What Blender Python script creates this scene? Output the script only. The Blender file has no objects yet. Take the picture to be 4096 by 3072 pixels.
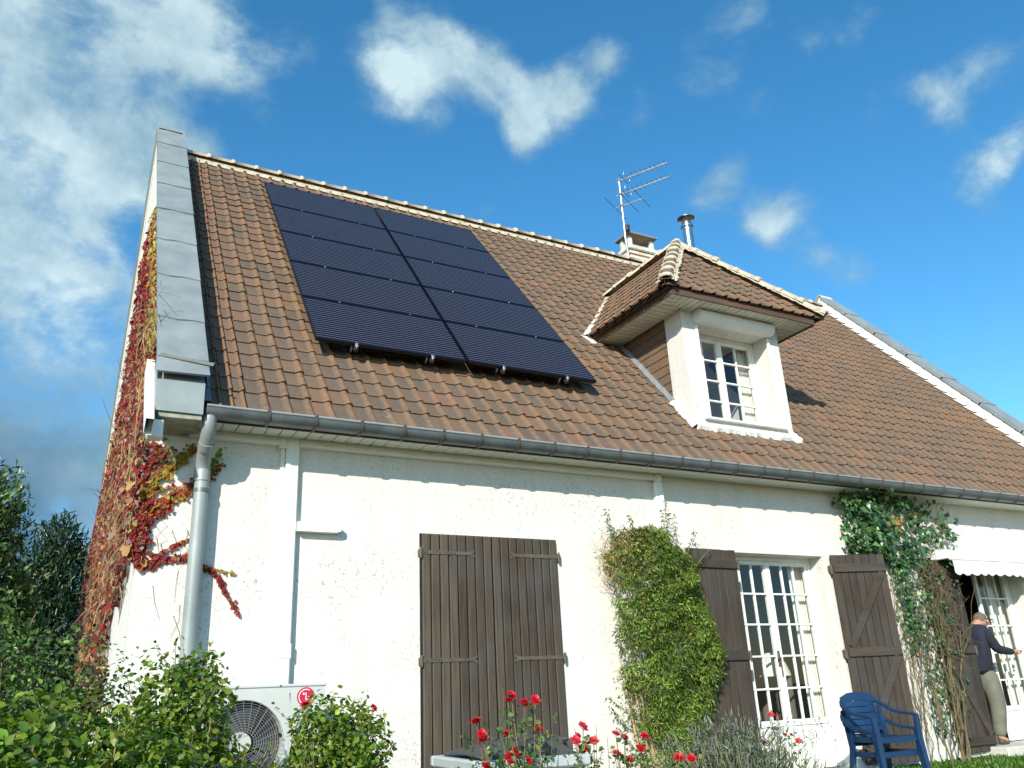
import bpy, bmesh, math, random
import numpy as np
from mathutils import Vector, Matrix
random.seed(7); rng = np.random.default_rng(7)
scene = bpy.context.scene
COL = scene.collection
R = math.radians

# ------------------------------------------------------------------ camera
cam = bpy.data.cameras.new("camera"); cam.sensor_width = 36.0; cam.lens = 29.374
cam.clip_start = 0.05; cam.clip_end = 3000
camo = bpy.data.objects.new("camera", cam); COL.objects.link(camo)
_y, _p, _r = R(29.104), R(20.594), R(-2.8005)
fw = Vector((math.sin(_y)*math.cos(_p), math.cos(_y)*math.cos(_p), math.sin(_p)))
rt = Vector((math.cos(_y), -math.sin(_y), 0)); up = rt.cross(fw)
rt2 = rt*math.cos(_r) + up*math.sin(_r); up2 = up*math.cos(_r) - rt*math.sin(_r)
m = Matrix((rt2, up2, -fw)).transposed().to_4x4(); m.translation = (-0.574, -7.314, 0.962)
camo.matrix_world = m
scene.camera = camo

# ------------------------------------------------------------------ world, sun, exposure
SUN_EL, SUN_AZ = R(26.0), R(42.0)           # azimuth of travel, from +y towards +x
sund = Vector((math.cos(SUN_EL)*math.sin(SUN_AZ), math.cos(SUN_EL)*math.cos(SUN_AZ), -math.sin(SUN_EL)))
sun = bpy.data.lights.new("sun", 'SUN'); sun.energy = 5.0; sun.angle = R(0.55); sun.color = (1.0, 0.935, 0.81)
suno = bpy.data.objects.new("sun", sun); COL.objects.link(suno)
suno.rotation_euler = sund.to_track_quat('-Z', 'Y').to_euler()
suno.location = (-6, -12, 12)

world = bpy.data.worlds.new("World"); scene.world = world; world.use_nodes = True
wn, wl = world.node_tree.nodes, world.node_tree.links
wn.clear()
def wnode(t, **k):
    n = wn.new(t)
    for a, b in k.items(): setattr(n, a, b)
    return n
sky = wnode('ShaderNodeTexSky', sky_type='NISHITA'); sky.sun_disc = False
sky.sun_elevation = SUN_EL; sky.sun_rotation = math.atan2(-sund.x, -sund.y)
sky.air_density = 1.0; sky.dust_density = 0.25; sky.ozone_density = 3.2; sky.altitude = 100
tc = wnode('ShaderNodeTexCoord')
def wmath(op, a, b=None, clamp=False):
    n = wnode('ShaderNodeMath', operation=op); n.use_clamp = clamp
    for i, v in enumerate((a, b)):
        if v is None: continue
        if isinstance(v, (int, float)): n.inputs[i].default_value = v
        else: wl.new(v, n.inputs[i])
    return n.outputs[0]
nz = wnode('ShaderNodeTexNoise'); nz.inputs['Scale'].default_value = 8.0; nz.inputs['Detail'].default_value = 10
nz.inputs['Roughness'].default_value = 0.62; nz.inputs['Distortion'].default_value = 0.15
mp = wnode('ShaderNodeMapping'); mp.inputs['Scale'].default_value = (1, 1, 1.35)
wl.new(tc.outputs['Generated'], mp.inputs['Vector']); wl.new(mp.outputs[0], nz.inputs['Vector'])
CLOUDS = [((-0.015,0.755,0.656),0.158,0.90),((0.094,0.741,0.665),0.100,0.90),((-0.096,0.777,0.622),0.137,0.83),((0.160,0.730,0.665),0.053,0.73),((-0.030,0.829,0.559),0.084,1.28),((0.036,0.823,0.567),0.065,1.23),((-0.080,0.845,0.529),0.089,1.28),((0.086,0.817,0.570),0.037,0.98),((0.006,0.850,0.526),0.084,0.98),((-0.063,0.898,0.436),0.110,1.43),((-0.001,0.905,0.425),0.079,1.28),((-0.040,0.932,0.360),0.126,1.48),((0.027,0.921,0.388),0.063,1.08),((-0.020,0.960,0.280),0.147,1.53),((-0.032,0.976,0.213),0.168,1.58),((0.017,0.981,0.193),0.137,1.48),((-0.077,0.874,0.479),0.074,0.98),((0.229,0.691,0.686),0.065,0.76),((0.275,0.668,0.691),0.071,0.80),((0.265,0.714,0.648),0.047,0.80),((0.296,0.716,0.632),0.053,0.94),((0.310,0.674,0.671),0.053,0.74),((0.347,0.656,0.671),0.059,0.94),((0.374,0.667,0.644),0.053,1.04),((0.418,0.661,0.623),0.065,1.19),((0.411,0.683,0.604),0.035,0.84),((0.443,0.618,0.650),0.047,0.84),((0.467,0.587,0.661),0.035,0.74),((0.466,0.629,0.622),0.041,0.74),((0.512,0.606,0.608),0.035,0.54),((0.603,0.593,0.534),0.044,0.78),((0.618,0.570,0.542),0.039,0.68),((0.668,0.561,0.489),0.050,0.81),((0.652,0.579,0.490),0.033,0.66),((0.704,0.549,0.450),0.031,0.66),((0.735,0.531,0.422),0.046,0.86),((0.712,0.399,0.577),0.055,0.74),((0.740,0.389,0.548),0.050,0.84),((0.742,0.349,0.572),0.033,0.46),((0.754,0.323,0.572),0.061,0.72),((0.787,0.414,0.458),0.039,0.72),((0.783,0.389,0.485),0.035,0.66),((0.788,0.359,0.500),0.039,0.68),((0.792,0.370,0.486),0.033,0.56),((0.572,0.472,0.671),0.055,0.72),((0.622,0.448,0.643),0.039,0.48),((0.652,0.408,0.639),0.044,0.46),((0.397,0.744,0.538),0.035,0.48),((0.413,0.713,0.567),0.033,0.48),((0.697,0.447,0.561),0.033,0.44),
    ((-0.060,0.906,0.419),0.11,0.6),((-0.020,0.928,0.372),0.11,0.6),((-0.047,0.945,0.323),0.12,0.6),((0.016,0.953,0.302),0.1,0.5),((0.057,0.743,0.667),0.07,0.3),((-0.055,0.766,0.641),0.1,0.3),
    # the rest of the sky, out of view
    ((-0.5,0.75,0.42),.34,.9),((-0.9,0.1,0.42),.34,.7),((-0.2,-0.85,0.48),.26,.6),((0.6,-0.7,0.38),.3,.7),((0.9,-0.05,0.42),.2,.6),((0.1,0.1,0.99),.2,.55)]
acc = None
for (c, s, w) in CLOUDS:
    d = wnode('ShaderNodeVectorMath', operation='DISTANCE'); wl.new(tc.outputs['Generated'], d.inputs[0]); d.inputs[1].default_value = c
    q = wnode('ShaderNodeMapRange', interpolation_type='SMOOTHSTEP'); q.inputs['From Max'].default_value = s*1.15; q.inputs['To Min'].default_value = w; q.inputs['To Max'].default_value = 0.0
    wl.new(d.outputs['Value'], q.inputs['Value'])
    acc = q.outputs[0] if acc is None else wmath('ADD', acc, q.outputs[0])
acc = wmath('MINIMUM', acc, 1.35)
dn = wmath('SUBTRACT', nz.outputs['Fac'], 0.5); dn = wmath('MULTIPLY', dn, 3.4)
den = wmath('ADD', acc, dn); den = wmath('SUBTRACT', den, 0.36)
mask = wnode('ShaderNodeMapRange', interpolation_type='SMOOTHSTEP'); mask.inputs['From Min'].default_value = 0.0; mask.inputs['From Max'].default_value = 1.25
mask.inputs['To Max'].default_value = 0.88
wl.new(den, mask.inputs['Value'])
# darker, slate-coloured rain cloud in the west
dk = wnode('ShaderNodeVectorMath', operation='DISTANCE'); wl.new(tc.outputs['Generated'], dk.inputs[0]); dk.inputs[1].default_value = (-0.12, 0.96, 0.13)
dkm = wnode('ShaderNodeMapRange', interpolation_type='SMOOTHSTEP'); dkm.inputs['From Min'].default_value = 0.08; dkm.inputs['From Max'].default_value = 0.29
dkm.inputs['To Min'].default_value = 1.0; dkm.inputs['To Max'].default_value = 0.0
wl.new(dk.outputs['Value'], dkm.inputs['Value'])
thick = wnode('ShaderNodeMapRange'); thick.inputs['From Min'].default_value = 0.3; thick.inputs['From Max'].default_value = 1.1
wl.new(den, thick.inputs['Value'])
cc = wnode('ShaderNodeMix', data_type='RGBA'); cc.inputs['A'].default_value = (1.55, 2.6, 3.2, 1); cc.inputs['B'].default_value = (4.1, 5.1, 5.3, 1)
nz2 = wnode('ShaderNodeTexNoise'); nz2.inputs['Scale'].default_value = 7.0; nz2.inputs['Detail'].default_value = 6; nz2.inputs['Roughness'].default_value = .6
wl.new(tc.outputs['Generated'], nz2.inputs['Vector'])
sh2 = wnode('ShaderNodeMapRange'); sh2.inputs['From Min'].default_value = .36; sh2.inputs['From Max'].default_value = .62; sh2.inputs['To Min'].default_value = 0.0; wl.new(nz2.outputs['Fac'], sh2.inputs['Value'])
wl.new(wmath('MULTIPLY', thick.outputs[0], sh2.outputs[0]), cc.inputs['Factor'])
cd = wnode('ShaderNodeMix', data_type='RGBA'); cd.inputs['B'].default_value = (0.26, 0.72, 1.25, 1)
wl.new(cc.outputs['Result'], cd.inputs['A']); wl.new(dkm.outputs[0], cd.inputs['Factor'])
hs = wnode('ShaderNodeHueSaturation'); hs.inputs['Hue'].default_value = 0.490; hs.inputs['Saturation'].default_value = 1.26; hs.inputs['Value'].default_value = 1.18
wl.new(sky.outputs[0], hs.inputs['Color'])
mx = wnode('ShaderNodeMix', data_type='RGBA')
wl.new(hs.outputs[0], mx.inputs['A']); wl.new(cd.outputs['Result'], mx.inputs['B']); wl.new(mask.outputs[0], mx.inputs['Factor'])
bg = wnode('ShaderNodeBackground'); bg.inputs['Strength'].default_value = 0.15
wl.new(mx.outputs['Result'], bg.inputs['Color'])
world.cycles.sampling_method = 'MANUAL'; world.cycles.sample_map_resolution = 256
wo = wnode('ShaderNodeOutputWorld'); wl.new(bg.outputs[0], wo.inputs['Surface'])

vs = scene.view_settings
vs.view_transform = 'Standard'; vs.look = 'None'; vs.gamma = 1.0; vs.use_curve_mapping = False; vs.exposure = 0.30
scene.render.engine = 'CYCLES'
cy = scene.cycles
cy.use_denoising = True
try: cy.denoiser = 'OPENIMAGEDENOISE'
except Exception: pass
cy.max_bounces = 8; cy.diffuse_bounces = 3; cy.glossy_bounces = 3; cy.transmission_bounces = 4; cy.transparent_max_bounces = 12
cy.sample_clamp_indirect = 6.0
cy.caustics_reflective = False; cy.caustics_refractive = False

# ------------------------------------------------------------------ helpers
def empty(name, loc=(0, 0, 0), rz=0.0, parent=None):
    o = bpy.data.objects.new(name, None); o.empty_display_size = 0.2
    o.location = loc; o.rotation_euler = (0, 0, rz); COL.objects.link(o)
    if parent is not None: o.parent = parent
    return o
def tag(o, label=None, cat=None, group=None, kind=None):
    if label: o["label"] = label
    if cat: o["category"] = cat
    if group: o["group"] = group
    if kind: o["kind"] = kind
    return o
def thing(name, label, cat, loc=(0, 0, 0), rz=0.0, group=None):
    return tag(empty(name, loc, rz), label, cat, group)
def link(name, me, parent=None, mats=None):
    o = bpy.data.objects.new(name, me); COL.objects.link(o)
    if parent is not None: o.parent = parent
    if mats is not None:
        for mm in (mats if isinstance(mats, (list, tuple)) else [mats]): me.materials.append(mm)
    return o
def mesh(name, V, F, smooth=False, attrs=None, mi=None):
    me = bpy.data.meshes.new(name)
    me.from_pydata([tuple(v) for v in V], [], [tuple(f) for f in F])
    if smooth: me.polygons.foreach_set('use_smooth', [True]*len(me.polygons))
    if mi is not None: me.polygons.foreach_set('material_index', mi)
    if attrs is not None:
        a = me.attributes.new('tint', 'FLOAT_COLOR', 'POINT')
        a.data.foreach_set('color', np.asarray(attrs, dtype=np.float32).reshape(-1))
    me.update()
    return me
def tris(name, V, T, col=None, mats=None, parent=None, smooth=False):
    """fast mesh of triangles from numpy arrays"""
    V = np.asarray(V, dtype=np.float32); T = np.asarray(T, dtype=np.int32)
    me = bpy.data.meshes.new(name)
    me.vertices.add(len(V)); me.vertices.foreach_set('co', V.reshape(-1))
    me.loops.add(T.size); me.loops.foreach_set('vertex_index', T.reshape(-1))
    me.polygons.add(len(T)); me.polygons.foreach_set('loop_start', np.arange(0, T.size, 3, dtype=np.int32))
    if col is not None:
        a = me.attributes.new('tint', 'FLOAT_COLOR', 'POINT'); a.data.foreach_set('color', np.asarray(col, dtype=np.float32).reshape(-1))
    me.update(calc_edges=True)
    if smooth: me.polygons.foreach_set('use_smooth', np.ones(len(T), dtype=bool))
    return link(name, me, parent, mats)

class MB:
    """collects pieces of ONE part"""
    def __init__(s): s.V = []; s.F = []
    def add(s, V, F):
        b = len(s.V); s.V += [tuple(v) for v in V]; s.F += [tuple(i+b for i in f) for f in F]; return s
    def box(s, x0, x1, y0, y1, z0, z1, bev=0.0, M=None):
        if bev > 0:
            b = min(bev, (x1-x0)*.45, (y1-y0)*.45, (z1-z0)*.45)
            bm = bmesh.new(); bmesh.ops.create_cube(bm, size=1.0)
            for v in bm.verts:
                v.co = Vector((x0+(v.co.x+.5)*(x1-x0), y0+(v.co.y+.5)*(y1-y0), z0+(v.co.z+.5)*(z1-z0)))
            bmesh.ops.bevel(bm, geom=bm.edges[:], offset=b, segments=1, affect='EDGES', profile=.5)
            bm.verts.ensure_lookup_table(); bm.verts.index_update()
            V = [v.co.copy() for v in bm.verts]; F = [[v.index for v in f.verts] for f in bm.faces]; bm.free()
        else:
            V = [Vector((x, y, z)) for z in (z0, z1) for y in (y0, y1) for x in (x0, x1)]
            F = [(0, 2, 3, 1), (4, 5, 7, 6), (0, 1, 5, 4), (2, 6, 7, 3), (0, 4, 6, 2), (1, 3, 7, 5)]
        if M is not None: V = [M @ v for v in V]
        return s.add(V, F)
    def tube(s, pts, rad, n=8, cap=True):
        P = [Vector(p) for p in pts]; k = len(P)
        if not isinstance(rad, (list, tuple)): rad = [rad]*k
        ref = None; V = []
        for i in range(k):
            d = (P[min(i+1, k-1)]-P[max(i-1, 0)]).normalized()
            if ref is None:
                ref = Vector((0, 0, 1)) if abs(d.z) < .9 else Vector((1, 0, 0))
            a = d.cross(ref)
            if a.length < 1e-5: a = d.orthogonal()
            a.normalize(); b = a.cross(d).normalized(); ref = b
            for j in range(n):
                t = 2*math.pi*j/n; V.append(P[i]+(a*math.cos(t)+b*math.sin(t))*rad[i])
        F = [(i*n+j, i*n+(j+1) % n, (i+1)*n+(j+1) % n, (i+1)*n+j) for i in range(k-1) for j in range(n)]
        if cap: F += [tuple(range(n))[::-1], tuple((k-1)*n+j for j in range(n))]
        return s.add(V, F)
    def prism(s, poly, ax, a0, a1):
        """poly: 2-D outline in the two other axes, extruded along axis ax"""
        def P(u, v, w): return {0: (w, u, v), 1: (u, w, v), 2: (u, v, w)}[ax]
        n = len(poly); V = [P(u, v, a0) for u, v in poly]+[P(u, v, a1) for u, v in poly]
        F = [tuple(range(n)), tuple(range(2*n-1, n-1, -1))]+[(i, i+n, (i+1) % n+n, (i+1) % n) for i in range(n)]
        return s.add(V, F)
    def lathe(s, prof, c, n=20):
        V = []; k = len(prof)
        for r, z in prof:
            for j in range(n):
                t = 2*math.pi*j/n; V.append((c[0]+r*math.cos(t), c[1]+r*math.sin(t), c[2]+z))
        F = [(i*n+j, i*n+(j+1) % n, (i+1)*n+(j+1) % n, (i+1)*n+j) for i in range(k-1) for j in range(n)]
        return s.add(V, F)
    def build(s, name, mat, parent=None, smooth=False):
        me = mesh(name, s.V, s.F, smooth)
        bm = bmesh.new(); bm.from_mesh(me); bmesh.ops.recalc_face_normals(bm, faces=bm.faces); bm.to_mesh(me); bm.free()
        if smooth:
            me.polygons.foreach_set('use_smooth', [True]*len(me.polygons))
            try: me.set_sharp_from_angle(angle=R(40))
            except Exception: pass
        return link(name, me, parent, mat)
def copy_tree(o, parent=None):
    c = o.copy(); COL.objects.link(c); c.parent = parent
    for ch in [x for x in bpy.data.objects if x.parent == o]: copy_tree(ch, c)
    return c

# ------------------------------------------------------------------ materials
def mat(name, col, rough=.7, metal=0.0, var=0.0, vscale=8.0, bump=0.0, bscale=60.0, col2=None, stretch=(1, 1, 1), spec=.5, detail=5, coord='Object', attr=False, bdist=.01):
    m = bpy.data.materials.new(name); m.use_nodes = True
    nt = m.node_tree; n, l = nt.nodes, nt.links; b = n['Principled BSDF']
    b.inputs['Base Color'].default_value = (*col, 1); b.inputs['Roughness'].default_value = rough; b.inputs['Metallic'].default_value = metal
    b.inputs['Specular IOR Level'].default_value = spec
    t = n.new('ShaderNodeTexCoord'); mp = n.new('ShaderNodeMapping'); mp.inputs['Scale'].default_value = stretch
    src = t.outputs[coord]
    if coord == 'World':
        pass
    l.new(src, mp.inputs['Vector'])
    out = None
    if col2 is not None or var > 0:
        nz = n.new('ShaderNodeTexNoise'); nz.inputs['Scale'].default_value = vscale; nz.inputs['Detail'].default_value = detail; nz.inputs['Roughness'].default_value = .6
        l.new(mp.outputs[0], nz.inputs['Vector'])
        mr = n.new('ShaderNodeMapRange'); mr.inputs['From Min'].default_value = .32; mr.inputs['From Max'].default_value = .68
        l.new(nz.outputs['Fac'], mr.inputs['Value'])
        mx = n.new('ShaderNodeMix'); mx.data_type = 'RGBA'
        c2 = col2 if col2 is not None else tuple(max(0, c*(1-var)) for c in col)
        c1 = col if col2 is not None else tuple(min(1, c*(1+var*.6)) for c in col)
        mx.inputs['A'].default_value = (*c1, 1); mx.inputs['B'].default_value = (*c2, 1)
        l.new(mr.outputs[0], mx.inputs['Factor']); out = mx.outputs['Result']; l.new(out, b.inputs['Base Color'])
    if bump > 0:
        nb = n.new('ShaderNodeTexNoise'); nb.inputs['Scale'].default_value = bscale; nb.inputs['Detail'].default_value = 4
        l.new(mp.outputs[0], nb.inputs['Vector'])
        bp = n.new('ShaderNodeBump'); bp.inputs['Strength'].default_value = bump; bp.inputs['Distance'].default_value = bdist
        l.new(nb.outputs['Fac'], bp.inputs['Height']); l.new(bp.outputs[0], b.inputs['Normal'])
    m['_out'] = 1
    return m
def nodes_of(m): return m.node_tree.nodes, m.node_tree.links, m.node_tree.nodes['Principled BSDF']

def mat_render():
    """rough cream-white render with mildew specks"""
    m = mat('render', (.695, .69, .635), rough=.92, spec=.2)
    n, l, b = nodes_of(m)
    g = n.new('ShaderNodeNewGeometry')
    mp = n.new('ShaderNodeMapping'); mp.inputs['Scale'].default_value = (1, 1, .45); l.new(g.outputs['Position'], mp.inputs['Vector'])
    a = n.new('ShaderNodeTexNoise'); a.inputs['Scale'].default_value = 120; a.inputs['Detail'].default_value = 3; a.inputs['Roughness'].default_value = .55
    l.new(mp.outputs[0], a.inputs['Vector'])
    v = n.new('ShaderNodeTexVoronoi'); v.inputs['Scale'].default_value = 85; l.new(mp.outputs[0], v.inputs['Vector'])
    ad = n.new('ShaderNodeMath'); ad.operation = 'ADD'; l.new(a.outputs['Fac'], ad.inputs[0]); l.new(v.outputs['Distance'], ad.inputs[1])
    bp = n.new('ShaderNodeBump'); bp.inputs['Strength'].default_value = .38; bp.inputs['Distance'].default_value = .006
    l.new(ad.outputs[0], bp.inputs['Height']); l.new(bp.outputs[0], b.inputs['Normal'])
    # small shadows of the roughcast relief, put into the colour as dark flecks
    pit_shade = n.new('ShaderNodeTexNoise'); pit_shade.inputs['Scale'].default_value = 62; pit_shade.inputs['Detail'].default_value = 5; pit_shade.inputs['Roughness'].default_value = .7
    l.new(mp.outputs[0], pit_shade.inputs['Vector'])
    pr = n.new('ShaderNodeMapRange'); pr.inputs['From Min'].default_value = .565; pr.inputs['From Max'].default_value = .66
    l.new(pit_shade.outputs['Fac'], pr.inputs['Value'])
    # mildew: larger patches of dark specks
    big = n.new('ShaderNodeTexNoise'); big.inputs['Scale'].default_value = 1.3; big.inputs['Detail'].default_value = 4; l.new(g.outputs['Position'], big.inputs['Vector'])
    br = n.new('ShaderNodeMapRange'); br.inputs['From Min'].default_value = .44; br.inputs['From Max'].default_value = .66; l.new(big.outputs['Fac'], br.inputs['Value'])
    sp = n.new('ShaderNodeTexNoise'); sp.inputs['Scale'].default_value = 26; sp.inputs['Detail'].default_value = 6; sp.inputs['Roughness'].default_value = .75; l.new(g.outputs['Position'], sp.inputs['Vector'])
    sr = n.new('ShaderNodeMapRange'); sr.inputs['From Min'].default_value = .53; sr.inputs['From Max'].default_value = .62; l.new(sp.outputs['Fac'], sr.inputs['Value'])
    mu = n.new('ShaderNodeMath'); mu.operation = 'MULTIPLY'; l.new(br.outputs[0], mu.inputs[0]); l.new(sr.outputs[0], mu.inputs[1])
    mu2 = n.new('ShaderNodeMath'); mu2.operation = 'MULTIPLY'; mu2.inputs[1].default_value = .70; l.new(mu.outputs[0], mu2.inputs[0])
    pm = n.new('ShaderNodeMath'); pm.operation = 'MULTIPLY'; pm.inputs[1].default_value = .70; l.new(pr.outputs[0], pm.inputs[0])
    x1 = n.new('ShaderNodeMix'); x1.data_type = 'RGBA'; x1.inputs['A'].default_value = (.695, .69, .635, 1); x1.inputs['B'].default_value = (.30, .29, .25, 1)
    l.new(pm.outputs[0], x1.inputs['Factor'])
    x2 = n.new('ShaderNodeMix'); x2.data_type = 'RGBA'; x2.inputs['B'].default_value = (.16, .17, .13, 1)
    l.new(x1.outputs['Result'], x2.inputs['A']); l.new(mu2.outputs[0], x2.inputs['Factor'])
    # faint rain streaks and patches
    mps = n.new('ShaderNodeMapping'); mps.inputs['Scale'].default_value = (1, 1, .07); l.new(g.outputs['Position'], mps.inputs['Vector'])
    stn = n.new('ShaderNodeTexNoise'); stn.inputs['Scale'].default_value = 7; stn.inputs['Detail'].default_value = 6; l.new(mps.outputs[0], stn.inputs['Vector'])
    str_ = n.new('ShaderNodeMapRange'); str_.inputs['From Min'].default_value = .48; str_.inputs['From Max'].default_value = .75; str_.inputs['To Max'].default_value = .34; l.new(stn.outputs['Fac'], str_.inputs['Value'])
    x3 = n.new('ShaderNodeMix'); x3.data_type = 'RGBA'; x3.inputs['B'].default_value = (.50, .50, .42, 1); l.new(x2.outputs['Result'], x3.inputs['A']); l.new(str_.outputs[0], x3.inputs['Factor']); l.new(x3.outputs['Result'], b.inputs['Base Color'])
    return m
def mat_tile():
    m = mat('roof_tile_clay', (.17, .11, .08), rough=.78, spec=.3)
    n, l, b = nodes_of(m)
    at = n.new('ShaderNodeAttribute'); at.attribute_name = 'tint'
    se = n.new('ShaderNodeSeparateColor'); l.new(at.outputs['Color'], se.inputs[0])
    g = n.new('ShaderNodeNewGeometry')
    nz = n.new('ShaderNodeTexNoise'); nz.inputs['Scale'].default_value = 22; nz.inputs['Detail'].default_value = 6; nz.inputs['Roughness'].default_value = .65; l.new(g.outputs['Position'], nz.inputs['Vector'])
    big = n.new('ShaderNodeTexNoise'); big.inputs['Scale'].default_value = .9; big.inputs['Detail'].default_value = 3; l.new(g.outputs['Position'], big.inputs['Vector'])
    # per-tile base colour: grey-brown to red-brown
    cr = n.new('ShaderNodeValToRGB'); e = cr.color_ramp.elements
    e[0].position = 0; e[0].color = (.096, .080, .063, 1); e[1].position = 1; e[1].color = (.170, .106, .067, 1)
    x = e.new(.35); x.color = (.121, .092, .068, 1); x = e.new(.7); x.color = (.142, .097, .068, 1)
    mm = n.new('ShaderNodeMath'); mm.operation = 'ADD'; l.new(se.outputs[0], mm.inputs[0])
    ms = n.new('ShaderNodeMath'); ms.operation = 'MULTIPLY_ADD'; ms.inputs[1].default_value = 1.2; ms.inputs[2].default_value = -.6; l.new(big.outputs['Fac'], ms.inputs[0])
    l.new(ms.outputs[0], mm.inputs[1]); l.new(mm.outputs[0], cr.inputs['Fac'])
    # iron-orange rolls and lips
    x1 = n.new('ShaderNodeMix'); x1.data_type = 'RGBA'; x1.inputs['B'].default_value = (.25, .132, .058, 1); l.new(cr.outputs[0], x1.inputs['A'])
    k = n.new('ShaderNodeMath'); k.operation = 'MULTIPLY'; l.new(se.outputs[1], k.inputs[0])
    nr = n.new('ShaderNodeMapRange'); nr.inputs['From Min'].default_value = .35; nr.inputs['From Max'].default_value = .62; nr.inputs['To Max'].default_value = .85; l.new(nz.outputs['Fac'], nr.inputs['Value'])
    l.new(nr.outputs[0], k.inputs[1]); l.new(k.outputs[0], x1.inputs['Factor'])
    # grey lichen bloom
    li = n.new('ShaderNodeTexNoise'); li.inputs['Scale'].default_value = 60; li.inputs['Detail'].default_value = 4; l.new(g.outputs['Position'], li.inputs['Vector'])
    lr = n.new('ShaderNodeMapRange'); lr.inputs['From Min'].default_value = .52; lr.inputs['From Max'].default_value = .75; lr.inputs['To Max'].default_value = .5; l.new(li.outputs['Fac'], lr.inputs['Value'])
    x2 = n.new('ShaderNodeMix'); x2.data_type = 'RGBA'; x2.inputs['B'].default_value = (.21, .19, .155, 1); l.new(x1.outputs['Result'], x2.inputs['A']); l.new(lr.outputs[0], x2.inputs['Factor'])
    pa = n.new('ShaderNodeTexNoise'); pa.inputs['Scale'].default_value = 9; pa.inputs['Detail'].default_value = 8; pa.inputs['Roughness'].default_value = .7; l.new(g.outputs['Position'], pa.inputs['Vector'])
    par_ = n.new('ShaderNodeMapRange'); par_.inputs['From Min'].default_value = .66; par_.inputs['From Max'].default_value = .74; par_.inputs['To Max'].default_value = .75; l.new(pa.outputs['Fac'], par_.inputs['Value'])
    x4 = n.new('ShaderNodeMix'); x4.data_type = 'RGBA'; x4.inputs['B'].default_value = (.36, .35, .29, 1); l.new(x2.outputs['Result'], x4.inputs['A']); l.new(par_.outputs[0], x4.inputs['Factor'])
    l.new(x4.outputs['Result'], b.inputs['Base Color'])
    bp = n.new('ShaderNodeBump'); bp.inputs['Strength'].default_value = .35; bp.inputs['Distance'].default_value = .004; l.new(nz.outputs['Fac'], bp.inputs['Height']); l.new(bp.outputs[0], b.inputs['Normal'])
    return m
def mat_leaf(name, rough=.45, trans=.35, spec=.45):
    m = bpy.data.materials.new(name); m.use_nodes = True
    n, l = m.node_tree.nodes, m.node_tree.links; b = n['Principled BSDF']; o = n['Material Output']
    at = n.new('ShaderNodeAttribute'); at.attribute_name = 'tint'
    l.new(at.outputs['Color'], b.inputs['Base Color']); b.inputs['Roughness'].default_value = rough; b.inputs['Specular IOR Level'].default_value = spec
    t = n.new('ShaderNodeBsdfTranslucent'); hv = n.new('ShaderNodeHueSaturation'); hv.inputs['Saturation'].default_value = 1.15; hv.inputs['Value'].default_value = 1.5
    l.new(at.outputs['Color'], hv.inputs['Color']); l.new(hv.outputs[0], t.inputs['Color'])
    mx = n.new('ShaderNodeMixShader'); mx.inputs[0].default_value = trans
    l.new(b.outputs[0], mx.inputs[1]); l.new(t.outputs[0], mx.inputs[2]); l.new(mx.outputs[0], o.inputs['Surface'])
    return m
def mat_glass():
    m = bpy.data.materials.new('window_glass'); m.use_nodes = True
    n, l = m.node_tree.nodes, m.node_tree.links; n.remove(n['Principled BSDF']); o = n['Material Output']
    fr = n.new('ShaderNodeFresnel'); fr.inputs['IOR'].default_value = 1.75
    tr = n.new('ShaderNodeBsdfTransparent'); tr.inputs['Color'].default_value = (.86, .90, .90, 1)
    gl = n.new('ShaderNodeBsdfGlossy'); gl.inputs['Roughness'].default_value = .02
    nz = n.new('ShaderNodeTexNoise'); nz.inputs['Scale'].default_value = 2.2; tcn = n.new('ShaderNodeTexCoord'); l.new(tcn.outputs['Object'], nz.inputs['Vector'])
    bp = n.new('ShaderNodeBump'); bp.inputs['Strength'].default_value = .05; bp.inputs['Distance'].default_value = .02; l.new(nz.outputs['Fac'], bp.inputs['Height']); l.new(bp.outputs[0], gl.inputs['Normal'])
    gg = n.new('ShaderNodeNewGeometry'); inv = n.new('ShaderNodeMath'); inv.operation = 'SUBTRACT'; inv.inputs[0].default_value = 1.0; l.new(gg.outputs['Backfacing'], inv.inputs[1]); fm_ = n.new('ShaderNodeMath'); fm_.operation = 'MULTIPLY'; l.new(fr.outputs[0], fm_.inputs[0]); l.new(inv.outputs[0], fm_.inputs[1])
    mx = n.new('ShaderNodeMixShader'); l.new(fm_.outputs[0], mx.inputs[0]); l.new(tr.outputs[0], mx.inputs[1]); l.new(gl.outputs[0], mx.inputs[2]); l.new(mx.outputs[0], o.inputs['Surface'])
    return m
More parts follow.
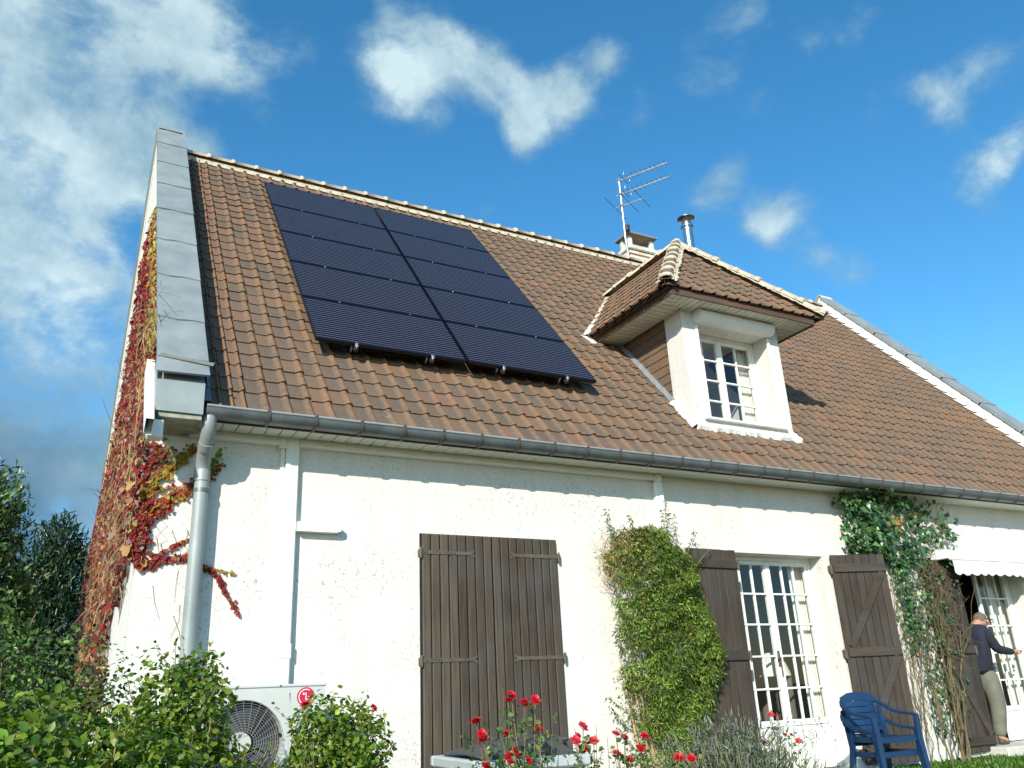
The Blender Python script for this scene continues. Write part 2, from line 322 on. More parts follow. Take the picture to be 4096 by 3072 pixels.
def mat_panel():
    """solar glass: dark blue cells with fine silver lines"""
    m = mat('solar_glass', (.010, .012, .028), rough=.16, spec=.12)
    n, l, b = nodes_of(m)
    t = n.new('ShaderNodeTexCoord'); se = n.new('ShaderNodeSeparateXYZ'); l.new(t.outputs['Object'], se.inputs[0])
    def lines(sock, period, width):
        a = n.new('ShaderNodeMath'); a.operation = 'DIVIDE'; a.inputs[1].default_value = period; l.new(sock, a.inputs[0])
        f = n.new('ShaderNodeMath'); f.operation = 'FRACT'; l.new(a.outputs[0], f.inputs[0])
        c = n.new('ShaderNodeMath'); c.operation = 'LESS_THAN'; c.inputs[1].default_value = width/period; l.new(f.outputs[0], c.inputs[0]); return c.outputs[0]
    la = lines(se.outputs['Y'], .0495, .010)
    x1 = n.new('ShaderNodeMix'); x1.data_type = 'RGBA'; x1.inputs['A'].default_value = (.008, .008, .015, 1); x1.inputs['B'].default_value = (.105, .11, .15, 1); l.new(la, x1.inputs['Factor'])
    l.new(x1.outputs['Result'], b.inputs['Base Color'])
    nz = n.new('ShaderNodeTexNoise'); nz.inputs['Scale'].default_value = 3; l.new(t.outputs['Object'], nz.inputs['Vector'])
    mr = n.new('ShaderNodeMapRange'); mr.inputs['To Min'].default_value = .10; mr.inputs['To Max'].default_value = .24; l.new(nz.outputs['Fac'], mr.inputs['Value']); l.new(mr.outputs[0], b.inputs['Roughness'])
    return m
def mat_wood(name, col, col2, ax='z'):
    st = {'z': (14, 14, .9), 'x': (.9, 14, 14), 'y': (14, .9, 14)}[ax]
    m = mat(name, col, rough=.72, col2=col2, vscale=2.2, stretch=st, bump=.35, bscale=4.0, detail=8, spec=.25, bdist=.004)
    n, l, b = nodes_of(m); s_ = b.inputs['Base Color'].links[0].from_socket
    oi = n.new('ShaderNodeObjectInfo'); mr = n.new('ShaderNodeMapRange'); mr.inputs['To Min'].default_value = .74; mr.inputs['To Max'].default_value = 1.28; l.new(oi.outputs['Random'], mr.inputs['Value'])
    hv = n.new('ShaderNodeHueSaturation'); l.new(mr.outputs[0], hv.inputs['Value']); l.new(s_, hv.inputs['Color'])
    pt = n.new('ShaderNodeTexNoise'); pt.inputs['Scale'].default_value = 2.6; pt.inputs['Detail'].default_value = 5; g = n.new('ShaderNodeNewGeometry'); l.new(g.outputs['Position'], pt.inputs['Vector'])
    pr = n.new('ShaderNodeMapRange'); pr.inputs['From Min'].default_value = .45; pr.inputs['From Max'].default_value = .72; pr.inputs['To Max'].default_value = .6; l.new(pt.outputs['Fac'], pr.inputs['Value'])
    xg = n.new('ShaderNodeMix'); xg.data_type = 'RGBA'; xg.inputs['B'].default_value = (*[(c*.55+.03) for c in (sum(col)/3,)*3], 1); l.new(hv.outputs[0], xg.inputs['A']); l.new(pr.outputs[0], xg.inputs['Factor']); l.new(xg.outputs['Result'], b.inputs['Base Color'])
    return m
M_RENDER = mat_render(); M_TILE = mat_tile()
M_WHITE = mat('white_pvc', (.82, .83, .80), rough=.42, var=.05, vscale=5)
M_WHITE2 = mat('white_painted_wood', (.80, .81, .77), rough=.55, var=.07, vscale=9)
M_SOFFIT = mat('soffit_white', (.78, .80, .72), rough=.6, col2=(.60, .62, .52), vscale=7, detail=7)
M_TRUNK = mat('trunking_white', (.78, .79, .72), rough=.5, var=.06, vscale=6)
M_ZINC = mat('zinc', (.32, .365, .36), rough=.5, metal=.2, col2=(.235, .275, .275), vscale=3.2, bump=.12, bscale=7, detail=8, bdist=.01)
M_ZINCD = mat('zinc_gutter', (.165, .195, .20), rough=.42, metal=.35, col2=(.10, .122, .127), vscale=5, bump=.1, bscale=12)
M_LEAD = mat('lead_flashing', (.16, .175, .20), rough=.7, metal=.0, col2=(.24, .26, .28), vscale=9, bump=.4, bscale=14)
M_MORTAR = mat('ridge_mortar', (.62, .57, .44), rough=.95, col2=(.42, .37, .27), vscale=11, bump=.8, bscale=30, spec=.1)
M_MORTARW = mat('white_mortar', (.80, .81, .80), rough=.9, col2=(.62, .62, .58), vscale=12, bump=.8, bscale=25, spec=.1)
M_RIDGE = mat('ridge_clay', (.58, .52, .40), rough=.9, col2=(.44, .34, .25), vscale=9, bump=.5, bscale=30)
M_BROWN = mat_wood('brown_stained_wood', (.098, .077, .052), (.046, .038, .032))
M_BROWNX = mat_wood('brown_stained_rail', (.092, .073, .050), (.050, .042, .034), 'x')
M_FASCIA = mat_wood('dormer_fascia_wood', (.15, .082, .045), (.075, .045, .03), 'x')
M_IRON = mat('strap_iron', (.115, .098, .072), rough=.6, metal=.2, var=.35, vscale=14, bump=.3, bscale=60)
M_GROOVE = mat('groove_shadow', (.02, .018, .016), rough=.9)
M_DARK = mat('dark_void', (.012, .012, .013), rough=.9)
M_GLASS = mat_glass(); M_PANEL = mat_panel()
M_BLACK = mat('black_frame', (.012, .013, .017), rough=.35, metal=.5)
M_STEEL = mat('stainless', (.62, .63, .62), rough=.22, metal=1.0, var=.1, vscale=4)
M_ALU = mat('aluminium', (.66, .67, .68), rough=.35, metal=.9)
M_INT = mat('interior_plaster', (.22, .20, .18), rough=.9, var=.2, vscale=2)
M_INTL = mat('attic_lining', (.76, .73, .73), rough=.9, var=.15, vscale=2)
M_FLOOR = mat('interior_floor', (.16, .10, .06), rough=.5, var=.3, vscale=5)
M_CURT = mat('curtain_voile', (.74, .72, .63), rough=.9, var=.06, vscale=4)
M_RUST = mat('rusty_strap', (.33, .16, .07), rough=.8, col2=(.18, .09, .05), vscale=18)
# ================================================================== GROUND
TAN = 1.18690; Z0 = 3.7139; CA, SA = 0.64432, 0.76476
SV = Vector((0, CA, SA)); NV = Vector((0, -SA, CA)); XV = Vector((1, 0, 0)); OFFN = CA*Z0
def roofpt(x, s, h=0.0): return XV*x + SV*s + NV*(OFFN+h)
def roof_s(y): return (y + SA*OFFN)/CA
RIDGE_Y = 4.43; RIDGE_S = roof_s(RIDGE_Y)
M_GROUND = mat('soil_and_turf', (.15, .14, .075), rough=.95, col2=(.19, .155, .10), vscale=1.4, bump=.6, bscale=20, coord='Object')
gx = [-400, -60, -14, -6, -2, 0, 2, 4, 6, 8, 10, 12, 16, 26, 70, 400]; gy = [-400, -60, -20, -12, -9, -7.3, -6, -4.5, -3, -1.6, -.6, 0, 4, 12, 20, 60, 400]
def gz(x, y):
    if y >= -0.6: return -0.02
    return -0.02 - min(.55, (-.6-y)*.095)
GV = [(x, y, gz(x, y)) for y in gy for x in gx]; nx_ = len(gx)
GF = [(j*nx_+i, j*nx_+i+1, (j+1)*nx_+i+1, (j+1)*nx_+i) for j in range(len(gy)-1) for i in range(nx_-1)]
tag(link('ground', mesh('ground', GV, GF, True), None, M_GROUND), kind='structure')

# ================================================================== HOUSE
house = thing('house', 'white rendered house with brown tiled roof and dormer', 'house', (0, 0, 0))
X_R = 14.12                                   # inner face of the far parapet
# --- front wall with openings
OPEN = [(6.28, 7.737, .0, 2.42), (10.22, 11.69, .1, 2.42)]
def holed_wall(x0, x1, z0, z1, holes, y, depth):
    xs = sorted({x0, x1, *[h[0] for h in holes], *[h[1] for h in holes]}); zs = sorted({z0, z1, *[h[2] for h in holes], *[h[3] for h in holes]})
    V = []; F = []
    def q(*p): b = len(V); V.extend(p); F.append((b, b+1, b+2, b+3))
    for i in range(len(xs)-1):
        for j in range(len(zs)-1):
            cx, cz = (xs[i]+xs[i+1])/2, (zs[j]+zs[j+1])/2
            if any(h[0] < cx < h[1] and h[2] < cz < h[3] for h in holes): continue
            q((xs[i], y, zs[j]), (xs[i+1], y, zs[j]), (xs[i+1], y, zs[j+1]), (xs[i], y, zs[j+1]))
    for a, b_, c, d in holes:
        Y = y+depth
        q((a, y, c), (a, y, d), (a, Y, d), (a, Y, c)); q((b_, y, c), (b_, Y, c), (b_, Y, d), (b_, y, d))
        q((a, y, d), (b_, y, d), (b_, Y, d), (a, Y, d)); q((a, y, c), (a, Y, c), (b_, Y, c), (b_, y, c))
    return V, F
V, F = holed_wall(0, 14.55, -.5, 3.36, OPEN, 0, .32)
wall = link('front_wall', mesh('front_wall', V, F), house, M_RENDER)
# --- gables and rear
BACK = 2*RIDGE_Y
for x0, x1 in ((0.0, .30), (14.2, 14.55)):
    gm = MB(); gm.prism([(0.004, -.5), (BACK, -.5), (BACK, 3.5), (RIDGE_Y, Z0+TAN*RIDGE_Y+.36), (0.004, 3.5)], 0, x0, x1)
    gm.build('gable_wall', M_RENDER, house)
MB().box(.3, 14.2, BACK-.3, BACK, -.5, 3.5).build('rear_wall', M_RENDER, house)
# --- roof deck (opened under the dormer), rear slope
roof = empty('roof', (0, 0, 0), 0, house)
DX0, DX1, DY0 = 6.20, 7.89, .252
dk = MB()
def deck(xa, xb, ya, yb):
    a, b = roof_s(ya), roof_s(yb); h = -.05; t = -.16
    V = [roofpt(x, s, hh) for hh in (t, h) for s in (a, b) for x in (xa, xb)]
    dk.add(V, [(0, 2, 3, 1), (4, 5, 7, 6), (0, 1, 5, 4), (2, 6, 7, 3), (0, 4, 6, 2), (1, 3, 7, 5)])
deck(.3, DX0, -.27, RIDGE_Y); deck(DX1, 14.2, -.27, RIDGE_Y); deck(DX0, DX1, -.27, .30); deck(DX0, DX1, 1.66, RIDGE_Y)
dk.prism([(RIDGE_Y, Z0+TAN*RIDGE_Y-.08), (BACK+.3, Z0-TAN*.3-.08), (BACK+.3, Z0-TAN*.3-.2), (RIDGE_Y, Z0+TAN*RIDGE_Y-.25)], 0, .3, 14.2)
dk.build('roof_deck', M_FASCIA, roof)
back = MB(); n_ = 29
for i in range(n_):
    ya = BACK+.3-(BACK+.3-RIDGE_Y)*i/n_; yb = BACK+.3-(BACK+.3-RIDGE_Y)*(i+1.1)/n_
    za = Z0-TAN*.3+(ya-BACK-.3)*-TAN; zb = Z0-TAN*.3+(yb-BACK-.3)*-TAN
    back.add([(.36, ya, za+.02), (X_R, ya, za+.02), (X_R, yb, zb-.012), (.36, yb, zb-.012), (.36, ya, za-.01), (X_R, ya, za-.01)], [(0, 1, 2, 3), (4, 5, 1, 0)])
bo = back.build('rear_tile_courses', mat('rear_tiles', (.16, .10, .07), rough=.85, var=.3, vscale=4), roof)

# --- interlocking tiles
TW, TG = .1965, .248
PROF = [(0, -.014), (.0085, -.013), (.0135, 0), (.122, 0), (.138, .008), (.150, .019), (.166, .025), (.184, .022), (.1955, .008)]
def tile_arrays(w=TW, seed=0, g=TG):
    rr = random.Random(seed); k = w/TW
    sk = rr.uniform(-.005, .005); lift = rr.uniform(-.002, .006); tw = rr.uniform(-.003, .003)
    top = g+.045; V = []; C = []; tn = rr.random(); t2 = rr.random()
    n = len(PROF)
    for st in range(4):
        for j, (px, ph) in enumerate(PROF):
            u = px/.1955; px *= k
            arc = -.010*math.sin(math.pi*min(1, u/.72)) if u < .72 else -.004
            if st == 0: s, h = arc+sk+.004, ph-.012
            elif st == 1: s, h = arc+sk, ph+.004
            elif st == 2: s, h = arc+sk+.014, ph+.011
            else: s, h = top, ph*.9-.012
            h += (lift+tw*u)*(1-max(0, s)/top)
            V.append((px, s, h)); roll = 1.0 if 5 <= j <= 8 else (.4 if j in (1, 2, 4) else 0)
            if st <= 1: roll = max(roll, .8)
            if st == 2: roll = max(roll, .3)
            C.append((tn, roll, t2, 1))
    F = [(r*n+j, r*n+j+1, (r+1)*n+j+1, (r+1)*n+j) for r in range(3) for j in range(n-1)]
    return V, F, C
NVAR = 20
TILE_ARR = [tile_arrays(TW, i) for i in range(NVAR)]
TILE_ME = []
for V, F, C in TILE_ARR:
    me = mesh('roof_tile', V, F, False, C); me.materials.append(M_TILE); TILE_ME.append(me)
NARR = [tile_arrays(.103, 100+i) for i in range(6)]; NME = []
for V, F, C in NARR:
    me = mesh('roof_tile', V, F, False, C); me.materials.append(M_TILE); NME.append(me)
def basis(o, A, U, N):
    return Matrix((A, U, N)).transposed().to_4x4(), Vector(o)
S_EDGE = 2.450
cells = []
cpos = Vector((-0.574, -7.314, 0.962))
DZE, DXC, DHW, DRISE, DYF, DRUN = 5.70, 7.03, 1.35, 1.45, -.14, 1.23      # dormer roof
def under_dormer(x, y, z):
    if abs(x-DXC) < .80 and y > .24 and z < 5.66: return True
    if z >= 5.62 and abs(x-DXC) < DHW:
        zd = DZE+DRISE*(DHW-abs(x-DXC))/DHW
        if z < zd-.10: return True
    return False
cols = [(.407, .103, 1), (.510, .103, 1), (.614, .103, 1)]
x = .722
while x < X_R-.02: cols.append((x, TW, 0)); x += TW
rows = int((RIDGE_S-.06-S_EDGE)/TG)+1
for r in range(rows):
    s0 = S_EDGE+r*TG
    for ci, (x0, w, nar) in enumerate(cols):
        c = roofpt(x0+w/2, s0+TG/2)
        if under_dormer(c.x, c.y, c.z): continue
        s_ = s0-.075 if r == 0 else s0
        hid = 1.50 < x0 and x0+w < 4.90 and s0 > 3.95 and s0 < 8.6
        cells.append(((c-cpos).length+(100 if hid else 0), x0, s_, s0, nar, r, ci))
cells.sort()
RT = Matrix((XV, SV, NV)).transposed().to_4x4()
rest_V = []; rest_F = []; rest_C = []
for i, (d, x0, s_, s0, nar, r, ci) in enumerate(cells):
    k = random.randrange(6 if nar else NVAR)
    o3 = roofpt(x0+random.uniform(-.0025, .0025)+.004*math.sin(r*.7), s_+random.uniform(-.004, .004)+.007*math.sin(x0*1.3+r*.35)+(-.018 if random.random() < .012 else 0), .006*math.sin(x0*.9+1)*math.sin(s_*.8)+random.uniform(-.0015, .002))
    if i < 300:
        o = link('roof_tile', (NME if nar else TILE_ME)[k], roof); mm = RT.copy(); mm.translation = o3; o.matrix_local = mm
        if r == 0: o.scale = (1, 1.25, 1)
    else:
        V, F, C = (NARR if nar else TILE_ARR)[k]; b = len(rest_V); sy = 1.25 if r == 0 else 1
        rest_V += [o3+XV*v[0]+SV*(v[1]*sy)+NV*v[2] for v in V]; rest_F += [tuple(j+b for j in f) for f in F]; rest_C += C
o = link('roof_tiles', mesh('roof_tiles', rest_V, rest_F, False, rest_C), roof, M_TILE); tag(o, kind='stuff')

# --- ridge: mortar bed with a wavy lower edge, ridge tiles with collars
bed = MB(); V = []; F = []
xs = np.arange(.36, X_R+.001, TW/6)
for i, x in enumerate(xs):
    wv = .028*abs(math.sin(math.pi*(x-.722)/TW))+random.uniform(0, .008)
    a = roofpt(x, RIDGE_S-.070-wv, .014); b = roofpt(x, RIDGE_S-.04, .050); c = Vector((x, RIDGE_Y, Z0+TAN*RIDGE_Y+.10)); d = Vector((x, RIDGE_Y+.1, Z0+TAN*RIDGE_Y-.06))
    V += [a, b, c, d]
F = [(i*4+j, (i+1)*4+j, (i+1)*4+j+1, i*4+j+1) for i in range(len(xs)-1) for j in range(3)]
bed.add(V, F); bed.build('ridge_mortar', M_MORTAR, roof)
def halfpipe(L, r, thick=.014, collar=True, n=9):
    mb = MB(); V = []; F = []
    st = [(0, r+.016), (.05, r+.016), (.052, r), (L, r-.004)] if collar else [(0, r+.006), (L, r-.006)]
    for (x, q) in st:
        for j in range(n+1):
            t = math.pi*(j/n)*1.0; V.append((x, -q*math.cos(t), q*math.sin(t)))
    F = [(i*(n+1)+j, i*(n+1)+j+1, (i+1)*(n+1)+j+1, (i+1)*(n+1)+j) for i in range(len(st)-1) for j in range(n)]
    b = len(V); V += [(0, -(r-thick)*math.cos(math.pi*j/n), (r-thick)*math.sin(math.pi*j/n)) for j in range(n+1)]
    F += [(j, b+j, b+j+1, j+1) for j in range(n)]
    mb.add(V, F); return mb
rp = halfpipe(.375, .100)
rme = mesh('ridge_tile', rp.V, rp.F, True); rme.materials.append(M_RIDGE)
x = .36; k = 0
while x < X_R-.05:
    o = link('ridge_tile', rme, roof); o.location = (x, RIDGE_Y, Z0+TAN*RIDGE_Y+.045+random.uniform(-.006, .006)); o.rotation_euler = (0, random.uniform(-.008, .008), random.uniform(-.01, .01))
    if x+.375 > X_R: o.scale.x = (X_R-x)/.375
    x += .362
# --- zinc-capped parapets (left one close, right one far)
def parapet(name, xa, xb, hN, seams, side_in):
    par = empty(name, (0, 0, 0), 0, house)
    for i in range(len(seams)-1):
        a, b = seams[i], seams[i+1]
        mb = MB(); nseg = 5
        V = []
        for si, s in enumerate((a, a+.03, b+.03)):
            hh = hN+(.010 if si < 2 else -.004)
            for j in range(nseg+1):
                x = xa+(xb-xa)*j/nseg
                V.append(roofpt(x, s+(.012*math.sin(j*1.7+i) if si == 0 else 0), hh+.003*math.sin(j*2.1+i*1.3)*(1 if 0 < j < nseg else 0)))
        n1 = nseg+1; F = [(r*n1+j, r*n1+j+1, (r+1)*n1+j+1, (r+1)*n1+j) for r in range(2) for j in range(nseg)]
        # turned-down edges and the lap at the lower end
        b0 = len(V); V += [roofpt(xa, a, hN-.055), roofpt(xa, b+.03, hN-.06), roofpt(xb, a, hN-.055), roofpt(xb, b+.03, hN-.06)]
        F += [(0, n1, 2*n1, b0+1, b0), (nseg, b0+2, b0+3, 2*n1+nseg, n1+nseg)]
        b1 = len(V); V += [roofpt(xa+(xb-xa)*j/nseg, a+.012*math.sin(j*1.7+i), hN-.008) for j in range(n1)]
        F += [(j, b1+j, b1+j+1, j+1) for j in range(nseg)]
        mb.add(V, F); mb.build('zinc_sheet', M_ZINC, par, True)
    # masonry under the cap, front slope
    mw = MB(); xi, xo = xa+.03, xb-.03
    sa, sb = seams[0]+.02, RIDGE_S
    V = [roofpt(x, s, h) for h in (-.2, hN-.012) for s in (sa, sb) for x in (xi, xo)]
    mw.add(V, [(0, 2, 3, 1), (4, 5, 7, 6), (0, 1, 5, 4), (2, 6, 7, 3), (0, 4, 6, 2), (1, 3, 7, 5)])
    top = Z0+TAN*RIDGE_Y+hN/CA
    # rear slope
    mw.prism([(RIDGE_Y, top-.03), (BACK+.3, top-.03-TAN*(BACK+.3-RIDGE_Y)), (BACK+.3, top-.5-TAN*(BACK+.3-RIDGE_Y)), (RIDGE_Y, top-.55)], 0, xi, xo)
    mw.build('parapet_masonry', M_RENDER if side_in is None else M_MORTARW, par)
    rc = MB()
    rc.prism([(RIDGE_Y, top+.006), (BACK+.33, top+.006-TAN*(BACK+.33-RIDGE_Y)), (BACK+.33, top-.06-TAN*(BACK+.33-RIDGE_Y)), (RIDGE_Y, top-.07)], 0, xa, xb)
    rc.build('rear_zinc_cap', M_ZINC, par)
    return par
SEAMS = [2.62, 3.37, 4.336, 5.306, 6.296, 7.246, 8.19, 9.14, RIDGE_S+.25]
par = parapet('parapet', -.04, .362, .30, SEAMS[:-1]+[RIDGE_S+.185], None)
# lower end of the left parapet: kicked-up fold, drip flap and the zinc end box
fm = MB()
fm.add([roofpt(-.02, 2.655, .305), roofpt(.385, 2.57, .315), roofpt(.40, 2.545, .345), roofpt(-.01, 2.625, .335), roofpt(-.02, 2.62, .308), roofpt(.39, 2.535, .318)], [(0, 1, 2, 3), (3, 2, 5, 4)])
fm.build('zinc_fold', M_ZINC, par)
fl = MB(); P = [roofpt(-.045, 2.64, .300), roofpt(.362, 2.64, .300), roofpt(.362, 2.385, .312), roofpt(-.045, 2.375, .305), roofpt(-.045, 2.38, .285), roofpt(.362, 2.39, .292)]
fl.add(P, [(0, 3, 2, 1), (3, 4, 5, 2)]); fl.add([roofpt(-.045, 2.64, .24), roofpt(-.045, 2.64, .3), roofpt(-.045, 2.375, .285), roofpt(-.045, 2.375, .24)], [(0, 1, 2, 3)])
fl.build('zinc_flap', M_ZINC, par)
eb = MB(); eb.prism([(-.475, 3.50), (-.49, 3.235), (-.15, 3.235), (-.15, 3.85)], 0, -.032, .338)
eb.build('zinc_end_box', M_ZINC, par)
MB().box(.0, .335, -.47, .0, 3.19, 3.234, .004).build('corbel', mat('weathered_soffit', (.40, .42, .33), rough=.8, col2=(.22, .23, .17), vscale=9, detail=7), par)
# white verge trim on the gable side, and its block
vt = MB()
for (sa, sb) in ((1.98, 2.93),):
    V = [roofpt(x, s, h) for h in (-.06, .09) for s in (sa, sb) for x in (-.092, -.034)]
    vt.add(V, [(4, 5, 7, 6), (0, 1, 3, 2), (2, 3, 7, 6), (0, 2, 6, 4), (1, 5, 7, 3)])
vt.build('verge_trim', M_WHITE, par)
MB().box(-.06, .055, -.46, -.33, 3.02, 3.17, .01).build('verge_end_block', M_WHITE, par)
parr = parapet('parapet', 14.13, 14.56, .235, [2.36, 3.3, 4.25, 5.2, 6.15, 7.1, 8.05, 9.0, RIDGE_S+.15], 'in')
# stepped lead flashing beside the left parapet, white flashing beside the right one
ls = MB()
for r in range(rows):
    s0 = S_EDGE+r*TG
    ls.add([roofpt(.355, s0-.02, .22), roofpt(.366, s0-.02, .04), roofpt(.425, s0-.02, .042), roofpt(.425, s0+TG, .028), roofpt(.366, s0+TG, .026), roofpt(.355, s0+TG, .2)], [(0, 1, 4, 5), (1, 2, 3, 4)])
ls.build('lead_flashing', M_LEAD, par)
wf = MB()
for r in range(rows):
    s0 = S_EDGE+r*TG
    wf.add([roofpt(14.145, s0-.02, .17), roofpt(14.135, s0-.02, .05), roofpt(14.02, s0-.02, .045), roofpt(14.02, s0+TG, .018), roofpt(14.135, s0+TG, .02), roofpt(14.145, s0+TG, .15)], [(0, 1, 4, 5), (1, 2, 3, 4)])
wf.build('white_flashing', M_MORTARW, parr)

# --- eaves: fascia, soffit boards, gutter with brackets, downpipe
MB().box(.362, 14.2, -.325, -.302, 3.238, 3.345).build('fascia', M_FASCIA, house)
sof = empty('soffit', (0, 0, 0), 0, house)
sb = MB(); sb.box(0, .1165, -.300, .0, 0, .012, .003)
sme = mesh('soffit_board', sb.V, sb.F); sme.materials.append(M_SOFFIT)
x = .30; 
while x < 14.1:
    o = link('soffit_board', sme, sof); o.location = (x, 0, 3.246+random.uniform(-.001, .001)); x += .1235
MB().box(.3, 14.2, -.298, 0, 3.262, 3.275).build('soffit_backing', M_DARK, sof)
gut = empty('gutter', (0, 0, 0), 0, house)
gb = MB(); n = 12; V = []
for x in (.365, X_R):
    for j in range(n+1):
        t = math.pi*j/n; V.append((x, -.395-.085*math.cos(t), 3.318-.085*math.sin(t)))
    V.append((x, -.486, 3.330)); V.append((x, -.470, 3.332))
nn = n+3
order = [n+2, n+1]+list(range(0, n+1))
F = [(order[j], order[j+1], nn+order[j+1], nn+order[j]) for j in range(len(order)-1)]
gb.add(V, F)
gb.add([V[j] for j in range(n+1)], [tuple(range(n+1))])
gb.build('gutter_trough', M_ZINCD, gut, True)
gl_ = MB(); gl_.tube([(.365, -.481, 3.327), (X_R, -.481, 3.327)], .0105, 8); gl_.build('gutter_bead', mat('zinc_bead_highlight', (.50, .54, .55), rough=.35, metal=.5, var=.12, vscale=4), gut, True)  # bead paler than the trough: highlight along the lip put into its colour
br = MB(); V = []
for x in (-.014, .014):
    for rr_ in (.0875, .0965):
        for j in range(n+1):
            t = math.pi*(j/n); V.append((x, -.395-rr_*math.cos(t), 3.318-rr_*math.sin(t)))
m1 = n+1; F = []
for j in range(n):
    F += [(m1+j, m1+j+1, 3*m1+j+1, 3*m1+j), (j, 2*m1+j, 2*m1+j+1, j+1), (j, j+1, m1+j+1, m1+j), (2*m1+j, 3*m1+j, 3*m1+j+1, 2*m1+j+1)]
br.add(V, F); br.box(-.015, .015, -.497, -.466, 3.320, 3.345, .004)
bme = mesh('gutter_bracket', br.V, br.F); bme.materials.append(mat('bracket_zinc', (.085, .09, .095), rough=.5, metal=.3, col2=(.12, .095, .075), vscale=30))
x = .872
while x < X_R:
    o = link('gutter_bracket', bme, gut); o.location = (x+random.uniform(-.012, .012), 0, 0); x += .402
dp = empty('downpipe', (0, 0, 0), 0, house)
d = MB(); d.tube([(.405, -.395, 3.26), (.405, -.395, 3.20), (.41, -.36, 3.13), (.418, -.17, 2.975), (.425, -.105, 2.90), (.43, -.095, 2.80), (.437, -.095, -.3)], [.058, .058, .061, .061, .061, .060, .060], 16)
d.build('pipe', M_ZINC, dp, True)
for z in (2.86, 2.97):
    d = MB(); dd = .10 if z < 2.9 else .17
    if z < 2.9: d.tube([(.428, -.097, 2.78), (.428, -.097, 2.875)], .0655, 16)
    else: d.tube([(.413, -.29, 3.065), (.416, -.235, 3.02)], .0655, 16)
    d.build('pipe_sleeve', M_ZINC, dp, True)
for z in (2.70, 1.25):
    d = MB(); d.tube([(.432, -.095, z-.015), (.432, -.095, z+.015)], .066, 16); d.box(.37, .495, -.035, -.0, z-.012, z+.012); d.build('pipe_clip', M_ZINCD, dp, True)

# --- trunking for the heat pump
tk = empty('cable_trunking', (0, 0, 0), 0, house)
def trunk(nm, *b, bev=.008): return MB().box(*b, bev).build(nm, M_TRUNK, tk)
def horiz(xa, xb):
    mb = MB(); mb.prism([(0, 3.262), (-.055, 3.258), (-.06, 3.205), (-.072, 3.198), (-.072, 3.178), (-.055, 3.172), (0, 3.172)], 0, xa, xb); mb.build('trunking_run', M_TRUNK, tk)
horiz(.30, 1.07); horiz(1.247, 5.215)
trunk('trunking_drop', 1.088, 1.127, -.028, 0, 1.12, 3.20, bev=.006)
trunk('trunking_elbow', 1.062, 1.132, -.065, 0, 3.145, 3.264)
trunk('trunking_drop', 1.129, 1.246, -.07, 0, 1.12, 3.264, bev=.012)
trunk('trunking_cover', 1.124, 1.251, -.076, 0, 1.35, 1.47, bev=.008)
trunk('trunking_drop', 5.222, 5.338, -.07, 0, 1.3, 3.16, bev=.012)
trunk('trunking_elbow', 5.217, 5.342, -.078, 0, 3.15, 3.266, bev=.03)
sm = MB(); sm.prism([(1.25, 2.49), (1.60, 2.492), (1.64, 2.475), (1.648, 2.45), (1.64, 2.42), (1.60, 2.408), (1.25, 2.408)], 1, -.085, 0); sm.build('trunking_stub', M_TRUNK, tk)
# ================================================================== DORMER
def tile_field(parent, O, A, U, N, amin, amax, smax, name, w=TW, g=TG):
    O = Vector(O); A = Vector(A).normalized(); U = Vector(U).normalized(); N = Vector(N).normalized()
    Mx = Matrix((A, U, N)).transposed().to_4x4()
    lo = min(amin(0), amin(smax)); hi = max(amax(0), amax(smax))
    r = 0
    while r*g < smax-.03:
        s0 = r*g-.02; a = lo
        while a < hi:
            sc = min(max(s0+g/2, 0), smax); L0, H0 = amin(sc), amax(sc)
            if a+w > L0+.02 and a < H0-.02:
                k = random.randrange(NVAR)
                if a >= amin(max(s0, 0))-.001 and a+w <= amax(max(s0, 0))+.004 and a >= amin(min(s0+g+.05, smax))-.001 and a+w <= amax(min(s0+g+.05, smax))+.004 and s0+g+.05 < smax:
                    o = link(name, TILE_ME[k], parent)
                else:
                    V, F, C = TILE_ARR[k]; V2 = []
                    for v in V:
                        s = min(max(s0+v[1], -.04), smax); aa = min(max(a+v[0], amin(max(s, 0))), amax(max(s, 0)))
                        V2.append((aa-a, s-s0, v[2]))
                    me = mesh(name, V2, F, False, C); me.materials.append(M_TILE); o = link(name, me, parent)
                mm = Mx.copy(); mm.translation = O+A*a+U*s0+N*random.uniform(.0, .004); o.matrix_local = mm
            a += w
        r += 1
droof = empty('dormer_roof', (0, 0, 0), 0, house)
AX, AZ = DXC, DZE+DRISE; AYF = DYF+DRUN; AYB = (AZ-Z0)/TAN
slen = math.hypot(DHW, DRISE); flen = math.hypot(DRUN, DRISE)
yf = lambda s: DYF+DRUN*s/slen
yb = lambda s: (DZE+DRISE*s/slen-Z0)/TAN
tile_field(droof, (DXC-DHW, 0, DZE), (0, -1, 0), (DHW, 0, DRISE), (-DRISE, 0, DHW), lambda s: -yb(s), lambda s: -yf(s), slen, 'dormer_tile')
tile_field(droof, (DXC+DHW, 0, DZE), (0, 1, 0), (-DHW, 0, DRISE), (DRISE, 0, DHW), lambda s: yf(s), lambda s: yb(s), slen, 'dormer_tile')
tile_field(droof, (0, DYF, DZE), (1, 0, 0), (0, DRUN, DRISE), (0, -DRISE, DRUN), lambda s: DXC-DHW+DHW*s/flen, lambda s: DXC+DHW-DHW*s/flen, flen, 'dormer_tile')
